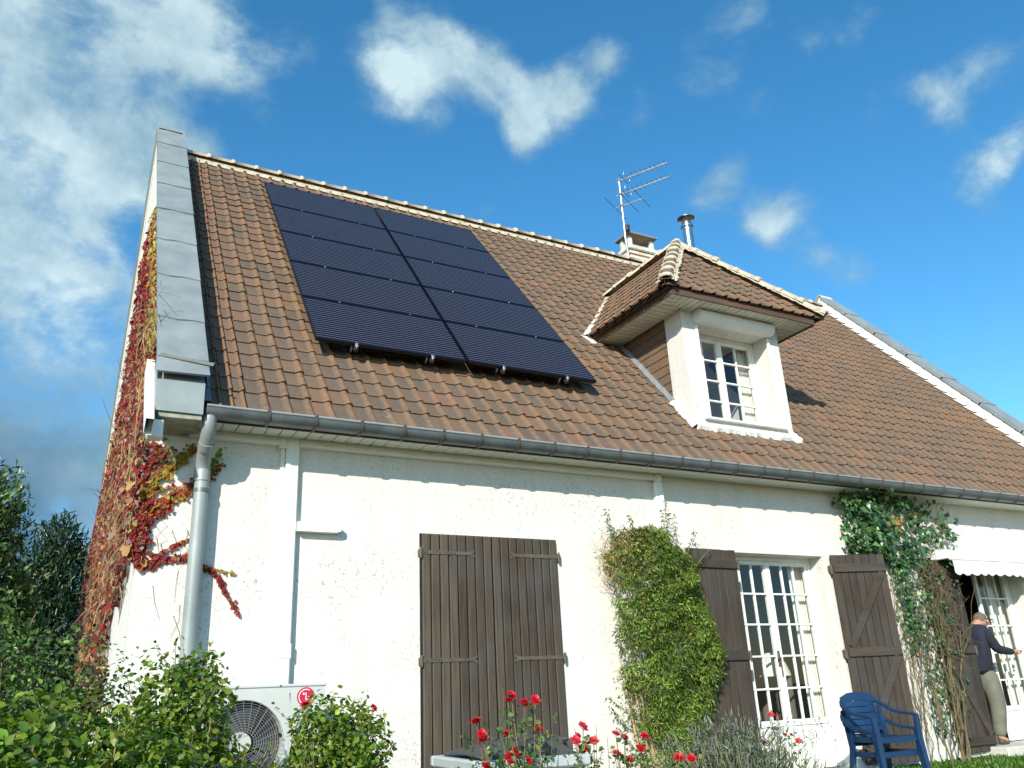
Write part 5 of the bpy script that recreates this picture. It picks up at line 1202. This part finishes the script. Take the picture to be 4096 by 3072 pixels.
# --- trees beyond the gable
def tree(name, label, base, blobs, n, size, width, cols, wts, tmpl, up_, seed, m_):
    t = thing(name, label, 'tree', base, 0, 'trees behind the house'); B = np.array(base)
    P, O = bush_points(blobs, n, .35, .32, seed); N = len(P)
    nr = unit(O*.5+rng.normal(0, .6, (N, 3))); al = unit(O*.5+np.array([0, 0, up_])+rng.normal(0, .35, (N, 3)))
    leaves('crown', P-B, nr, al, rng.uniform(*size, N), width, palette(N, cols, wts, .3), tmpl, m_, t)
    top = max(b[0][2] for b in blobs)
    lines = [([Vector((0, 0, 0)), Vector((.05, 0, (top-B[2])*.5)), Vector((0, .03, top-B[2]))], .13, .03)]
    for c, r in blobs: 
        e = Vector(np.array(c)-B); lines.append(([Vector((0, 0, e.z*.45)), e*.6+Vector((0, 0, e.z*.15)), e], .05, .012))
    twigs('trunk', lines, M_BARK, t, 7)
tree('evergreen_tree', 'tall dark evergreen tree at the left edge, behind the house', (-2.1, 6.0, -.02), [((-2.0, 6, 3.3), (.9, .9, 1.15)), ((-1.45, 6, 3.5), (.50, .6, .85)), ((-1.35, 6.1, 2.6), (.62, .7, .9)), ((-2.2, 6, 2.0), (1.2, 1, 1.2)), ((-1.2, 5.9, 1.7), (.6, .6, .8)), ((-2.9, 6, 2.8), (.8, .8, 1.3)), ((-1.5, 6.3, 1.1), (.9, .7, .9)), ((-1.0, 6.2, 2.2), (.35, .5, .6))], 34000, (.06, .125), .46,
     [(.050, .115, .036), (.08, .165, .045), (.125, .225, .065), (.024, .06, .022), (.22, .23, .12)], [3, 3, 1.8, 1.6, .25], T_DIA, .75, 21, M_LEAFD)
tree('conifer_tree', 'dark conifer between the evergreen tree and the creeper-covered gable', (-.55, 13.5, -.02), [((-.55, 13.5, 4.4), (.50, .5, .75)), ((-.2, 13.5, 3.7), (.6, .6, .9)), ((-.9, 13.5, 3.4), (.7, .6, .9)), ((-.5, 13.5, 2.4), (1.1, .8, 1.2)), ((-1.3, 13.5, 2.2), (1.0, .8, 1.3)), ((-.3, 13.5, 1.0), (1.3, .9, 1.0))], 22000, (.10, .22), .26,
     [(.022, .055, .022), (.038, .08, .028), (.014, .034, .016)], [2, 2, 2], T_DIA, .9, 23, M_LEAFD)
tree('conifer_tree', 'second dark conifer partly hidden behind the evergreen tree', (-3.6, 15, -.02), [((-3.6, 15, 4.0), (1.0, .8, 1.2)), ((-3.2, 15, 2.6), (1.5, 1, 1.6)), ((-4.4, 15, 2.6), (1.4, 1, 1.6)), ((-2.4, 15, 1.6), (1.2, 1, 1.5))], 14000, (.10, .24), .24, [(.022, .055, .022), (.038, .08, .028), (.014, .034, .016)], [2, 2, 2], T_DIA, .9, 27, M_LEAFD)
# --- Virginia creeper on the gable and round the corner
cr = thing('virginia_creeper', 'red autumn creeper covering the gable and reaching round the front corner', 'creeper', (0, .5, 0)); B = np.array((0, .5, 0))
N0 = 60000; yy = rng.uniform(-.05, 8.9, N0)**1.0; zz = rng.uniform(.9, 7.3, N0)
front = Z0+TAN*yy+.30; lim = np.interp(yy, [0, 2.2, 3.6, 4.4, 4.6, 5.1, 6.0, 8.9], [9, 6.6, 6.9, 6.9, 5.9, 5.5, 5.0, 3.8])+vnoise(np.stack([yy, zz, zz*0], 1), 1.7, 4)*.3
bare = (zz < 2.15-.12*yy+.15*np.sin(yy*5)) & (yy < 1.9)
back_l = Z0+TAN*(BACK-yy)+.25
ok = (zz < np.minimum(np.minimum(front, lim), back_l)) & ~bare
holes = vnoise(np.stack([yy, zz, zz*0], 1), 2.6, 9)-.25*(zz-4)/2 < -.95
ok &= ~(holes & (zz > 3.2)); ok &= rng.random(N0) < np.where(zz > 3.0, .85, .62)
yy, zz = yy[ok], zz[ok]; N = len(yy); xx = -.012-np.minimum(np.abs(rng.normal(0, .016, N)), .05)-np.where(zz < 4.2, .07*rng.random(N)*np.clip((4.2-zz)/1.2, 0, 1), 0)
P = np.stack([xx, yy, zz], 1)
nr = unit(np.array([-.85, -.40, .25])+rng.normal(0, .34, (N, 3))); al = unit(np.array([-.15, -.15, -1.0])+rng.normal(0, .35, (N, 3)))
tz = np.clip((zz-2.2)/3.0, 0, 1)
cols_a = palette(N, [(.19, .010, .020), (.27, .022, .020), (.09, .012, .02), (.22, .09, .03), (.33, .20, .20), (.32, .25, .05)], [3.4, 2.2, 2.6, 1.2, .8, .9], .35)
cols_b = palette(N, [(.19, .085, .04), (.17, .022, .022), (.32, .21, .09), (.28, .035, .018), (.30, .22, .17), (.11, .065, .04)], [1.6, 2.2, 2.2, .8, 1.0, 1.6], .35)
cols_c = palette(N, [(.36, .30, .05), (.28, .30, .06), (.40, .20, .04)], [2, 1.5, 1], .25)
col = np.where((rng.random(N) < tz)[:, None], cols_a, cols_b); edge = ((front[ok]-zz) < .75) & (rng.random(N) < .55) & (zz > 3.6); col = np.where(edge[:, None], cols_c, col)
big = np.where((zz < 2.8) & (rng.random(N) < .05), 2.3, 1.0)
leaves('foliage', P-B, nr, al, rng.uniform(.030, .062, N)*big, 1.0, col, T_LOBE, M_LEAFR, cr)
# straw-coloured hanging stems
ln = []
for k in range(420):
    z0 = rng.uniform(1.3, 4.4)+rng.random()*.4; y0 = 5.5*rng.random()**1.4
    if y0 < 1.9 and z0 < 2.2-.12*y0: z0 = 2.3-.1*y0+.3*rng.random()
    p = Vector((-.05-abs(rng.normal(0, .04)), y0, z0)); d = Vector((rng.normal(-.05, .22), -.9, rng.normal(-.25, .5))).normalized(); L = rng.uniform(.15, .55)
    e = p+d*L; e.x = min(e.x, -.03); e.y = max(e.y, -.05)
    ln.append(([p-Vector(B), p.lerp(e, .5)+Vector((-.012, 0, .02))-Vector(B), e-Vector(B)], .0042, .0022))
for k in range(10):
    y0 = rng.uniform(3.5, 7); z0 = rng.uniform(2.2, 5.2); p = Vector((-.04, y0, z0)); d = Vector((-.95, rng.normal(0, .2), rng.normal(0, .35))).normalized(); L = rng.uniform(.12, .3)
    ln.append(([p-Vector(B), p+d*L*.5-Vector(B), p+d*L+Vector((0, 0, -.03))-Vector(B)], .003, .0015))
twigs('stems', ln, M_TAN, cr, 4)
def runner(pts, n, size, cols, wts, spread):
    pts = [np.array(p) for p in pts]; seg = [np.linalg.norm(b-a) for a, b in zip(pts, pts[1:])]; tot = sum(seg); P = []; T = []
    for q in np.sort(rng.random(n)):
        s = q*tot
        for a, b, L in zip(pts, pts[1:], seg):
            if s <= L: P.append(a+(b-a)*s/L+rng.normal(0, spread, 3)*np.array([1, .2, 1])); T.append(q); break
            s -= L
    P = np.array(P); P[:, 1] = -.012-np.abs(P[:, 1]); T = np.array(T)[:len(P)]
    return P, palette(len(P), cols, wts, .25), rng.uniform(*size, len(P))*(1.1-.45*T)
RED = [(.26, .02, .02), (.18, .02, .025), (.30, .07, .03)]; GOLD = [(.36, .22, .03), (.30, .28, .04), (.38, .13, .03), (.20, .26, .04)]
runs = [([(-.02, 0, 2.66), (.10, 0, 2.82), (.22, 0, 2.95), (.36, 0, 3.10)], 260, (.034, .055), GOLD, [3, 2, 1.5, 1.4], .024), ([(.0, 0, 2.68), (.10, 0, 2.70), (.20, 0, 2.745)], 34, (.03, .045), GOLD, [2.5, 1, 2.5, .7], .010), ([(.02, 0, 2.52), (.16, 0, 2.62), (.30, 0, 2.72), (.40, 0, 2.79), (.50, 0, 2.86), (.57, 0, 2.95)], 260, (.034, .055), RED+GOLD, [2, 1, 3, 2, 1, 2, .6], .022),
        ([(.0, 0, 2.45), (.08, 0, 2.50), (.20, 0, 2.58)], 90, (.034, .055), RED, [2, 2, 2], .024), ([(-.01, 0, 2.10), (.10, 0, 2.12), (.20, 0, 2.21), (.30, 0, 2.28), (.37, 0, 2.31)], 80, (.032, .048), RED+[(.34, .26, .05)], [3, 3, 2, .5], .010), ([(-.01, 0, 2.09), (.12, 0, 2.10), (.25, 0, 2.16), (.37, 0, 2.165), (.50, 0, 2.10), (.62, 0, 2.03), (.68, 0, 1.92), (.75, 0, 1.82), (.81, 0, 1.71)], 190, (.030, .046), RED+[(.22, .11, .05)], [3, 3, 2, 1.5], .011), ([(.50, 0, 2.10), (.62, 0, 2.07), (.76, 0, 2.04)], 36, (.022, .034), GOLD, [2, 1, 1, 0.3], .007),
        ([(.0, 0, 2.12), (.02, 0, 2.5), (.02, 0, 2.85), (.03, 0, 3.10)], 520, (.036, .06), RED+[(.30, .2, .2), (.3, .22, .05)], [3, 3, 2, 1, .8], .036), ([(.50, 0, 2.95), (.56, 0, 3.05), (.58, 0, 3.12)], 26, (.026, .04), [(.20, .30, .04)], [1], .013), ([(.05, 0, 2.97), (.14, 0, 3.03), (.12, 0, 3.1)], 46, (.04, .06), [(.13, .18, .04), (.07, .10, .03), (.25, .04, .03)], [2, 2, 1], .035)]
PP, CC, SS, lines = [], [], [], []
for pts, n, size, cols, wts, sp in runs:
    P, C, S_ = runner(pts, n, size, cols, wts, sp); PP.append(P); CC.append(C); SS.append(S_); lines.append(([Vector(p)+Vector((0, -.012, 0))-Vector(B) for p in pts], .004, .002))
P = np.concatenate(PP); C = np.concatenate(CC); S_ = np.concatenate(SS); N = len(P)
leaves('corner_foliage', P-B, unit(np.array([-.25, -1, .3])+rng.normal(0, .3, (N, 3))), unit(np.array([.1, -.1, -1])+rng.normal(0, .4, (N, 3))), S_, 1.0, C, T_LOBE, M_LEAFR, cr)
for k in range(14):
    x0, z0 = rng.uniform(.0, .45), rng.uniform(1.7, 2.6); lines.append(([Vector((x0, -.006, z0))-Vector(B), Vector((x0+rng.normal(0, .05), -.008, z0-.12))-Vector(B), Vector((x0+rng.normal(0, .08), -.007, z0-.26))-Vector(B)], .002, .001))
twigs('corner_stems', lines, M_TWIG, cr, 4)
# --- jasmine by the window
jb = (5.05, -.22, -.04)
jz = lambda z: (np.interp(z, [.1, .6, 1.0, 1.45, 2.0, 2.3, 2.6], [4.85, 4.62, 4.55, 4.55, 4.48, 4.42, 4.72]), np.interp(z, [.1, .6, 1.0, 1.4, 1.75, 2.2, 2.45, 2.62], [5.25, 5.46, 5.66, 5.80, 5.58, 5.46, 5.30, 4.98]))
t = thing('climbing_jasmine', 'tall bushy climber with fine yellow-green leaves between the closed shutters and the window', 'climber', jb); B = np.array(jb)
NT = 560; z = .15+2.42*rng.random(NT); lo, hi = jz(z); u = rng.random(NT); x = lo+(hi-lo)*u
dep = .34*np.sqrt(np.clip(1-((u-.5)*2)**2, .08, 1))*np.interp(z, [.1, .5, 2.2, 2.6], [.6, .95, 1, .6])*(1+.62*vnoise(np.stack([x, z, z*0], 1), 5.5, 31)); y = -.03-dep*(.55+.45*rng.random(NT)**.5)
keep = ~((x < 4.60) & (z > 1.4) & (rng.random(NT) < .2)) & ~((z < .75) & (x < 4.95) & (rng.random(NT) < .8)); x, y, z, u = x[keep], y[keep], z[keep], u[keep]; NT = len(x)
PT = 100; rad = rng.uniform(.07, .15, NT); bri = np.exp(rng.normal(-.05, .30, NT)); dirs = unit(rng.normal(size=(NT, PT, 3))+np.array([0, -.55, .15])); rr2 = rad[:, None]*rng.random((NT, PT))**.5
P = np.stack([x, y, z], 1)[:, None, :]+dirs*rr2[:, :, None]*np.array([1.15, .8, .85]); P[:, :, 2] -= .35*rr2**2/rad[:, None]; P[:, :, 1] = np.minimum(P[:, :, 1], -.012)
P = P.reshape(-1, 3); O = dirs.reshape(-1, 3); bri = np.repeat(bri, PT); cull = (vnoise(P, 7.5, 37) > -.62) & ~((P[:, 0] < 4.78) & (P[:, 2] > 1.75) & (rng.random(len(P)) < .25)); P, O, bri = P[cull], O[cull], bri[cull]; x, y, z = P[:, 0], P[:, 1], P[:, 2]; N = len(P)
col = palette(N, [(.14, .235, .035), (.20, .285, .04), (.10, .185, .035), (.29, .31, .05), (.05, .11, .025)], [3, 2.6, 2.2, 1.2, 1.2], .27)
brown = palette(N, [(.24, .15, .06), (.28, .21, .06), (.18, .10, .045)], [2, 2, 1], .3); br_ = (rng.random(N) < np.clip((z-1.95)*1.3, 0, 1)*np.clip((4.95-x)*2.2, 0, .85)) | (rng.random(N) < .035); col = np.where(br_[:, None], brown, col*bri[:, None])
leaves('foliage', P-B, unit(O+rng.normal(0, .5, (N, 3))+np.array([0, -.2, .3])), unit(O*.8+np.array([0, 0, -.5])+rng.normal(0, .4, (N, 3))), rng.uniform(.028, .060, N), .27, col, T_DIA, M_LEAFG, t)
ln = []; XP, XN, XA = [], [], []
for x0, y0, z0, dx, L in [(4.46, -.2, 2.45, -.02, .32), (4.72, -.25, 2.45, -.02, .26), (4.60, -.2, 2.3, -.1, .3), (5.10, -.2, 2.38, .08, .46), (5.24, -.16, 2.32, .03, .62), (5.34, -.15, 2.28, .02, .50), (5.42, -.15, 2.22, .22, .50), (5.48, -.15, 2.10, .34, .46), (4.48, -.2, 2.0, -.1, .2), (4.55, -.3, 1.6, -.14, .2), (4.5, -.2, 1.3, -.08, .26), (5.7, -.25, 1.2, .08, .14), (4.50, -.3, .75, -.3, .25), (4.55, -.3, .7, -.15, .3), (4.42, -.3, .6, -.2, .3)]:
    pts = [Vector((x0+dx*q_*1.0+.02*math.sin(q_*3), y0, z0+L*(q_-.25*q_*q_*abs(dx)*4))) for q_ in (0, .33, .66, 1)]; ln.append((pts, .0028, .0014))
    for q_ in np.linspace(.12, 1, 12):
        b_ = pts[0].lerp(pts[-1], q_)
        for sgn in (-1, 1):
            for kk in range(2): XP.append(np.array(b_)+rng.normal(0, .008, 3)); XN.append(rng.normal(0, .5, 3)+np.array([0, -1, .2])); XA.append(np.array([sgn*.7, 0, -.6])+rng.normal(0, .3, 3))
XP = np.array(XP); leaves('shoots', XP-B, np.array(XN), np.array(XA), rng.uniform(.03, .055, len(XP)), .3, palette(len(XP), [(.06, .10, .03), (.10, .13, .035), (.12, .09, .04)], [2, 2, 1], .2), T_DIA, M_LEAFG, t)
for k in range(26):
    x0 = rng.uniform(4.55, 5.2); z0 = rng.uniform(.05, .8); ln.append(([Vector((x0, -.12-.1*rng.random(), z0)), Vector((x0+rng.normal(0, .06), -.10-.1*rng.random(), z0+.25)), Vector((x0+rng.normal(0, .12), -.12-.1*rng.random(), z0+.5))], .004, .002))
for k in range(150):
    x0 = rng.uniform(4.32, 4.85); z0 = rng.uniform(1.85, 2.42); L = rng.uniform(.08, .24); ln.append(([Vector((x0, -.05-.22*rng.random(), z0)), Vector((x0+rng.normal(-.02, .03), -.08-.22*rng.random(), z0+L*.5)), Vector((x0+rng.normal(-.03, .07), -.06-.25*rng.random(), z0+L))], .0024, .0012))
for x0 in (4.72, 4.78, 4.62): ln.append(([Vector((x0, -.25, -.05)), Vector((x0-.05, -.2, .5)), Vector((x0-.12, -.12, 1.3))], .014, .007))
twigs('stems', [([p-Vector(B) for p in pts], a, b) for pts, a, b in ln], M_TAN, t, 5)
# --- ivy between the two windows
ib = (8.95, -.30, -.03)
t = thing('ivy', 'dark green ivy with bare tan stems on the wall between the two windows', 'ivy', ib); B = np.array(ib)
N = 7600; x = rng.uniform(8.0, 10.25, N); z = rng.uniform(2.2, 3.27, N)
lo = np.interp(x, [8.0, 8.15, 8.6, 9.0, 9.3, 9.8, 10.2], [2.62, 2.44, 2.46, 2.35, 2.3, 2.55, 2.75]); hi = np.interp(x, [8.0, 8.1, 9.0, 10.0, 10.25], [3.1, 3.25, 3.27, 3.25, 3.05])
den = np.interp(x, [8.0, 8.2, 8.9, 9.1, 9.4, 10.2], [.26, .46, .50, .27, .14, .12])*np.where(vnoise(np.stack([x, z, z*0], 1), 5.5, 41) > -.35, 1, .12)
ok = (z > lo) & (z < hi) & (rng.random(N) < den); x, z = x[ok], z[ok]
m2 = 900; x2 = 9.28+rng.normal(0, .32, m2)-.0; z2 = rng.uniform(.3, 2.4, m2); x2 = np.where(rng.random(m2) < .45, 8.98+rng.normal(0, .10, m2)+.08*z2/2.4, 9.14+(z2/2.4)*.42+rng.normal(0, .20, m2)); z2 = np.where(x2 < 9.1, 1.2+1.2*rng.random(m2)**.7, z2); x = np.concatenate([x, x2]); z = np.concatenate([z, z2]); N = len(x)
y = -.04-np.abs(rng.normal(0, .10, N))-np.where((x < 9.1) & (z > 2.5), .10*rng.random(N), 0); P = np.stack([x, y, z], 1)
col = palette(N, [(.038, .10, .032), (.06, .14, .042), (.10, .19, .05), (.022, .06, .022)], [3, 3, 1.5, 1.3], .28); br_ = (np.hypot(x-9.0, (z-2.86)*1.4) < .17) & (rng.random(N) < .75); col = np.where(br_[:, None], palette(N, [(.30, .17, .06), (.36, .24, .10)], [1, 1], .2), col)
leaves('foliage', P-B, unit(np.array([-.2, -1, .45])+rng.normal(0, .38, (N, 3))), unit(np.array([0, -.15, -1])+rng.normal(0, .5, (N, 3))), np.where(z > 2.35, rng.uniform(.042, .080, N), rng.uniform(.03, .055, N)), 1.0, col, T_LOBE, M_LEAFD, t)
ln = []
def wander(p, tgt, k, jit, r0, r1):
    p, tgt = Vector(p), Vector(tgt); pts = [p.copy()]
    for i in range(1, k+1): pts.append(p.lerp(tgt, i/k)+Vector((rng.normal(0, jit), rng.normal(0, jit*.5), rng.normal(0, jit*.5))) if i < k else tgt)
    for q in pts: q.y = min(q.y, -.012)
    ln.append((pts, r0, r1)); return pts
ends = []
for k in range(7): ends.append(wander((8.95+.045*k+rng.normal(0, .03), -.33+rng.normal(0, .05), -.05), (9.0+.16*k+rng.normal(0, .1), -.12, 1.5+rng.normal(0, .25)), 9, .045, .011, .005))
for k in range(4): ends.append(wander((8.80+.03*k, -.08, -.05), (8.72+.16*k, -.05, 2.3), 8, .03, .006, .0035))
for k in range(95):
    a = ends[rng.integers(len(ends))]; p = a[rng.integers(2, len(a))]; wander(p, (p.x+rng.normal(.05, .26), -.03-abs(rng.normal(0, .12)), min(3.2, p.z+rng.uniform(.15, .95))), 4, .035, .0042, .0018)
for k in range(190):
    x0 = rng.normal(9.46, .22); z0 = rng.uniform(1.2, 2.35); p = Vector((x0, -.05-.22*rng.random(), z0)); d = Vector((rng.normal(0, .8), rng.normal(0, .5), rng.normal(.1, .7))).normalized(); L = rng.uniform(.12, .4); wander(p, p+d*L, 3, .02, .0034, .0015)
for k in range(70):
    z0 = rng.uniform(.0, 2.2); x0 = 8.75+z0*.16+abs(rng.normal(0, .16)); p = Vector((x0, -.02, z0)); wander(p, p+Vector((rng.normal(.0, .12), 0, rng.uniform(.12, .4))), 3, .02, .0026, .0015)
for k in range(70):
    p = Vector((rng.uniform(9.2, 10.2), -.05, rng.uniform(2.3, 3.0))); wander(p, p+Vector((rng.normal(.05, .25), -.05, rng.uniform(-.1, .4))), 4, .03, .0035, .0018)
ln2 = [([p-Vector(B) for p in pts], a, b) for pts, a, b in ln]
twigs('stems', ln2, mat('ivy_stem', (.185, .145, .065), rough=.85, col2=(.095, .075, .035), vscale=14), t, 5)
# --- roses
def rose_mesh():
    mb = MB(); rr = random.Random(4)
    for ring, (n_, r, z, tilt) in enumerate(((5, .62, .0, .55), (5, .42, .10, .95), (4, .24, .2, 1.25), (3, .10, .28, 1.45))):
        for k in range(n_):
            a = 2*math.pi*(k+.5*ring)/n_+rr.uniform(-.1, .1); e = Vector((math.cos(a), math.sin(a), 0)); s = Vector((-e.y, e.x, 0)); u = e*math.cos(tilt)+Vector((0, 0, math.sin(tilt))); b = e*(r*.25)+Vector((0, 0, z-.25)); h = .75-.08*ring; w = .5-.06*ring
            P = [b, b+u*h*.5+s*w*.9, b+u*h*.95+s*w*.55+e*.08, b+u*h*1.02+e*.16, b+u*h*.95-s*w*.55+e*.08, b+u*h*.5-s*w*.9, b+u*h*.5-e*.10]
            mb.add(P, [(0, 1, 6), (1, 2, 6), (2, 3, 6), (3, 4, 6), (4, 5, 6), (5, 0, 6)])
    mb.add([Vector((.12*math.cos(t_), .12*math.sin(t_), -.3)) for t_ in (0, 1.57, 3.14, 4.71)]+[Vector((0, 0, -.45))], [(0, 1, 4), (1, 2, 4), (2, 3, 4), (3, 0, 4)])
    return mesh('flower', mb.V, mb.F, False)
ROSE = rose_mesh(); ROSE.materials.append(mat('rose_petal', (.55, .008, .016), rough=.5, col2=(.34, .004, .012), vscale=30, coord='Object'))
ROSE2 = rose_mesh(); ROSE2.materials.append(mat('rose_petal_pale', (.62, .04, .05), rough=.55, col2=(.42, .012, .025), vscale=30))
def rosebush(label, base, flowers, n_leaf, spread, pale=False, fs=.040):
    n_leaf = int(n_leaf*1.5)
    t = thing('rose_bush', label, 'rose bush', base, 0, 'red rose bushes'); Bv = Vector(base); ln = []; LP = []
    for f in flowers:
        f = Vector(f)-Bv; s = Vector((f.x*.25+rng.normal(0, .06), f.y*.3+rng.normal(0, .05), 0)); mid = s.lerp(f, .6)+Vector((rng.normal(0, .05), rng.normal(0, .04), 0)); ln.append(([s, mid, f-Vector((0, 0, .012))], .0055, .0028))
        o = link('flower', ROSE2 if pale else ROSE, t); k = fs*random.uniform(.78, 1.15); o.scale = (k, k, k*random.uniform(.8, 1.1)); o.location = f; o.rotation_euler = (random.uniform(.2, 1.1), random.uniform(-.4, .4), random.uniform(-.8, .8))
        for q_ in rng.random(n_leaf//len(flowers)): 
            b_ = s.lerp(mid, q_*1.6) if q_ < .62 else mid.lerp(f, (q_-.62)/.42); LP.append(np.array(b_)+rng.normal(0, spread, 3))
    for k in range(16):
        f = Vector(flowers[rng.integers(len(flowers))])-Bv+Vector(rng.normal(0, .09, 3))-Vector((0, 0, .12)); s = Vector((f.x*.3, f.y*.3, 0)); ln.append(([s, s.lerp(f, .5)+Vector(rng.normal(0, .05, 3)), f], .004, .0016))
    LP = np.array(LP); LP = LP[LP[:, 2] > .02]; N = len(LP)
    leaves('foliage', LP, rng.normal(0, .5, (N, 3))+np.array([0, -.4, .7]), rng.normal(0, .6, (N, 3)), rng.uniform(.026, .050, N), .62, palette(N, [(.07, .145, .035), (.11, .20, .045), (.045, .09, .025), (.22, .24, .06)], [3, 3, 2, .8], .25), T_OVAL, M_LEAFG, t)
    twigs('stems', ln, M_RSTEM, t, 5)
M_RSTEM = mat('rose_stem', (.15, .15, .055), rough=.7, col2=(.20, .12, .06), vscale=20)
rosebush('red rose bush over the grey storage box', (1.95, -2.66, -.22), [(1.693, -2.62, .846), (1.727, -2.62, .779), (1.736, -2.62, .746), (1.931, -2.62, .98), (1.905, -2.62, .953), (2.014, -2.62, .931), (2.093, -2.62, .948), (2.103, -2.62, .78), (1.889, -2.62, .772), (1.925, -2.66, .671), (1.886, -2.66, .639), (2.006, -2.66, .614), (2.127, -2.66, .614), (1.724, -2.66, .61)], 1100, .055)
rosebush('red rose bush right of the grey storage box', (2.68, -2.42, -.2), [(2.561, -2.4, .771), (2.518, -2.4, .719), (2.635, -2.4, .682), (2.557, -2.4, .644), (2.402, -2.55, .702), (2.81, -2.4, .714), (2.876, -2.4, .685)], 520, .05, True)
rosebush('red rose bush left of the lavender', (3.05, -2.4, -.2), [(3.041, -2.4, .688), (3.003, -2.4, .616), (2.79, -2.42, .6), (2.905, -2.4, .555), (3.31, -2.4, .533), (3.414, -2.4, .526)], 480, .05)
rosebush('pale red rose bush below the window beside the blue chairs', (5.35, -1.3, -.1), [(5.261, -1.3, .721), (5.342, -1.3, .695), (5.075, -1.3, .526), (5.128, -1.3, .49), (5.396, -1.3, .54), (5.471, -1.3, .54), (5.546, -1.3, .485)], 260, .05, True, .036)
rosebush('red rose flowering in front of the heat pump logo', (1.08, -1.80, -.12), [(.914, -1.80, .985), (1.36, -1.80, .945)], 90, .05)
# --- lavender
t = thing('lavender', 'grey-green lavender clump below the climber', 'lavender', (4.65, -1.5, -.1)); B = np.array((4.65, -1.5, -.1))
N = 5200; x = rng.normal(4.62, .36, N); y = rng.normal(-1.5, .22, N); top = .30+.42*np.exp(-((x-4.55)/.42)**2)+rng.normal(0, .06, N); z = -.08+rng.random(N)*np.maximum(top, .1)
leaves('foliage', np.stack([x, y, z], 1)-B, rng.normal(0, 1, (N, 3)), np.stack([(x-4.62)*.5+rng.normal(0, .18, N), rng.normal(0, .18, N), np.ones(N)], 1), rng.uniform(.05, .13, N), .07, palette(N, [(.20, .24, .16), (.13, .18, .09), (.28, .30, .24), (.18, .19, .08)], [3, 3, 2, 1], .2), T_DIA, M_LEAFG, t)
ln = []; SP = []
for k in range(90):
    a = Vector((rng.normal(4.62, .28), rng.normal(-1.5, .15), .15)); b_ = a+Vector(((a.x-4.6)*.5+rng.normal(0, .06), rng.normal(0, .06), rng.uniform(.35, .58))); ln.append(([a-Vector(B), b_-Vector(B)], .0022, .0016)); 
    for q_ in range(7): SP.append(np.array(b_)+np.array([rng.normal(0, .004), rng.normal(0, .004), -.012*q_]))
for k in range(26):
    a = Vector((rng.normal(5.35, .16), rng.normal(-1.45, .1), .1)); b_ = a+Vector((rng.normal(.06, .09), rng.normal(0, .05), rng.uniform(.35, .58))); ln.append(([a-Vector(B), b_-Vector(B)], .0022, .0014))
    for q_ in range(5): SP.append(np.array(b_)+np.array([rng.normal(0, .004), rng.normal(0, .004), -.016*q_]))
SP = np.array(SP); N = len(SP); leaves('flower_spikes', SP-B, rng.normal(0, 1, (N, 3)), rng.normal(0, .5, (N, 3))+np.array([0, 0, .6]), rng.uniform(.014, .024, N), .7, palette(N, [(.26, .27, .30), (.18, .18, .22), (.33, .33, .34)], [2, 1, 1], .2), T_DIA, M_LEAFG, t)
twigs('stems', ln, mat('lavender_stem', (.24, .26, .16), rough=.8), t, 4)
# --- dark plant at the right edge, grass
shrub('potted_plant', 'small dark leafy plant at the right edge, in front of the far window', 'plant', (10.72, -.75, -.04), [((10.72, -.75, .16), (.22, .18, .18)), ((10.85, -.72, .22), (.16, .14, .16))], 500, (.05, .10), .4, [(.03, .035, .05), (.05, .06, .07), (.02, .03, .025)], [2, 1, 1], T_DIA, M_LEAFD, 8, None, .3, .5, 50, .3, 10, .3)
N = 26000; x = rng.uniform(7.6, 13.5, N); y = -.05-2.6*rng.random(N)**1.3; z = np.array([gz(a, b) for a, b in zip(x, y)])
o = leaves('grass', np.stack([x, y, z], 1), rng.normal(0, 1, (N, 3))+np.array([0, -.6, .2]), rng.normal(0, .35, (N, 3))+np.array([0, 0, 1]), rng.uniform(.03, .085, N), .30, palette(N, [(.07, .17, .02), (.11, .22, .03), (.04, .11, .015), (.25, .24, .05)], [3, 3, 2, .3], .25), T_DIA, M_LEAFG, None)
tag(o, 'short green grass along the foot of the wall at the lower right', 'grass', kind='stuff')
N = 14000; x = rng.uniform(-2.5, 7.6, N); y = rng.uniform(-4.5, -.08, N); z = np.array([gz(a, b) for a, b in zip(x, y)])
o = leaves('ground_cover', np.stack([x, y, z], 1), rng.normal(0, 1, (N, 3))+np.array([0, -.6, .4]), rng.normal(0, .5, (N, 3))+np.array([0, 0, .8]), rng.uniform(.04, .10, N), .4, palette(N, [(.06, .13, .02), (.09, .17, .03), (.04, .09, .015)], [3, 3, 2], .25), T_DIA, M_LEAFG, None)
tag(o, 'low green ground cover below the shrubs and roses', 'ground cover', kind='stuff')
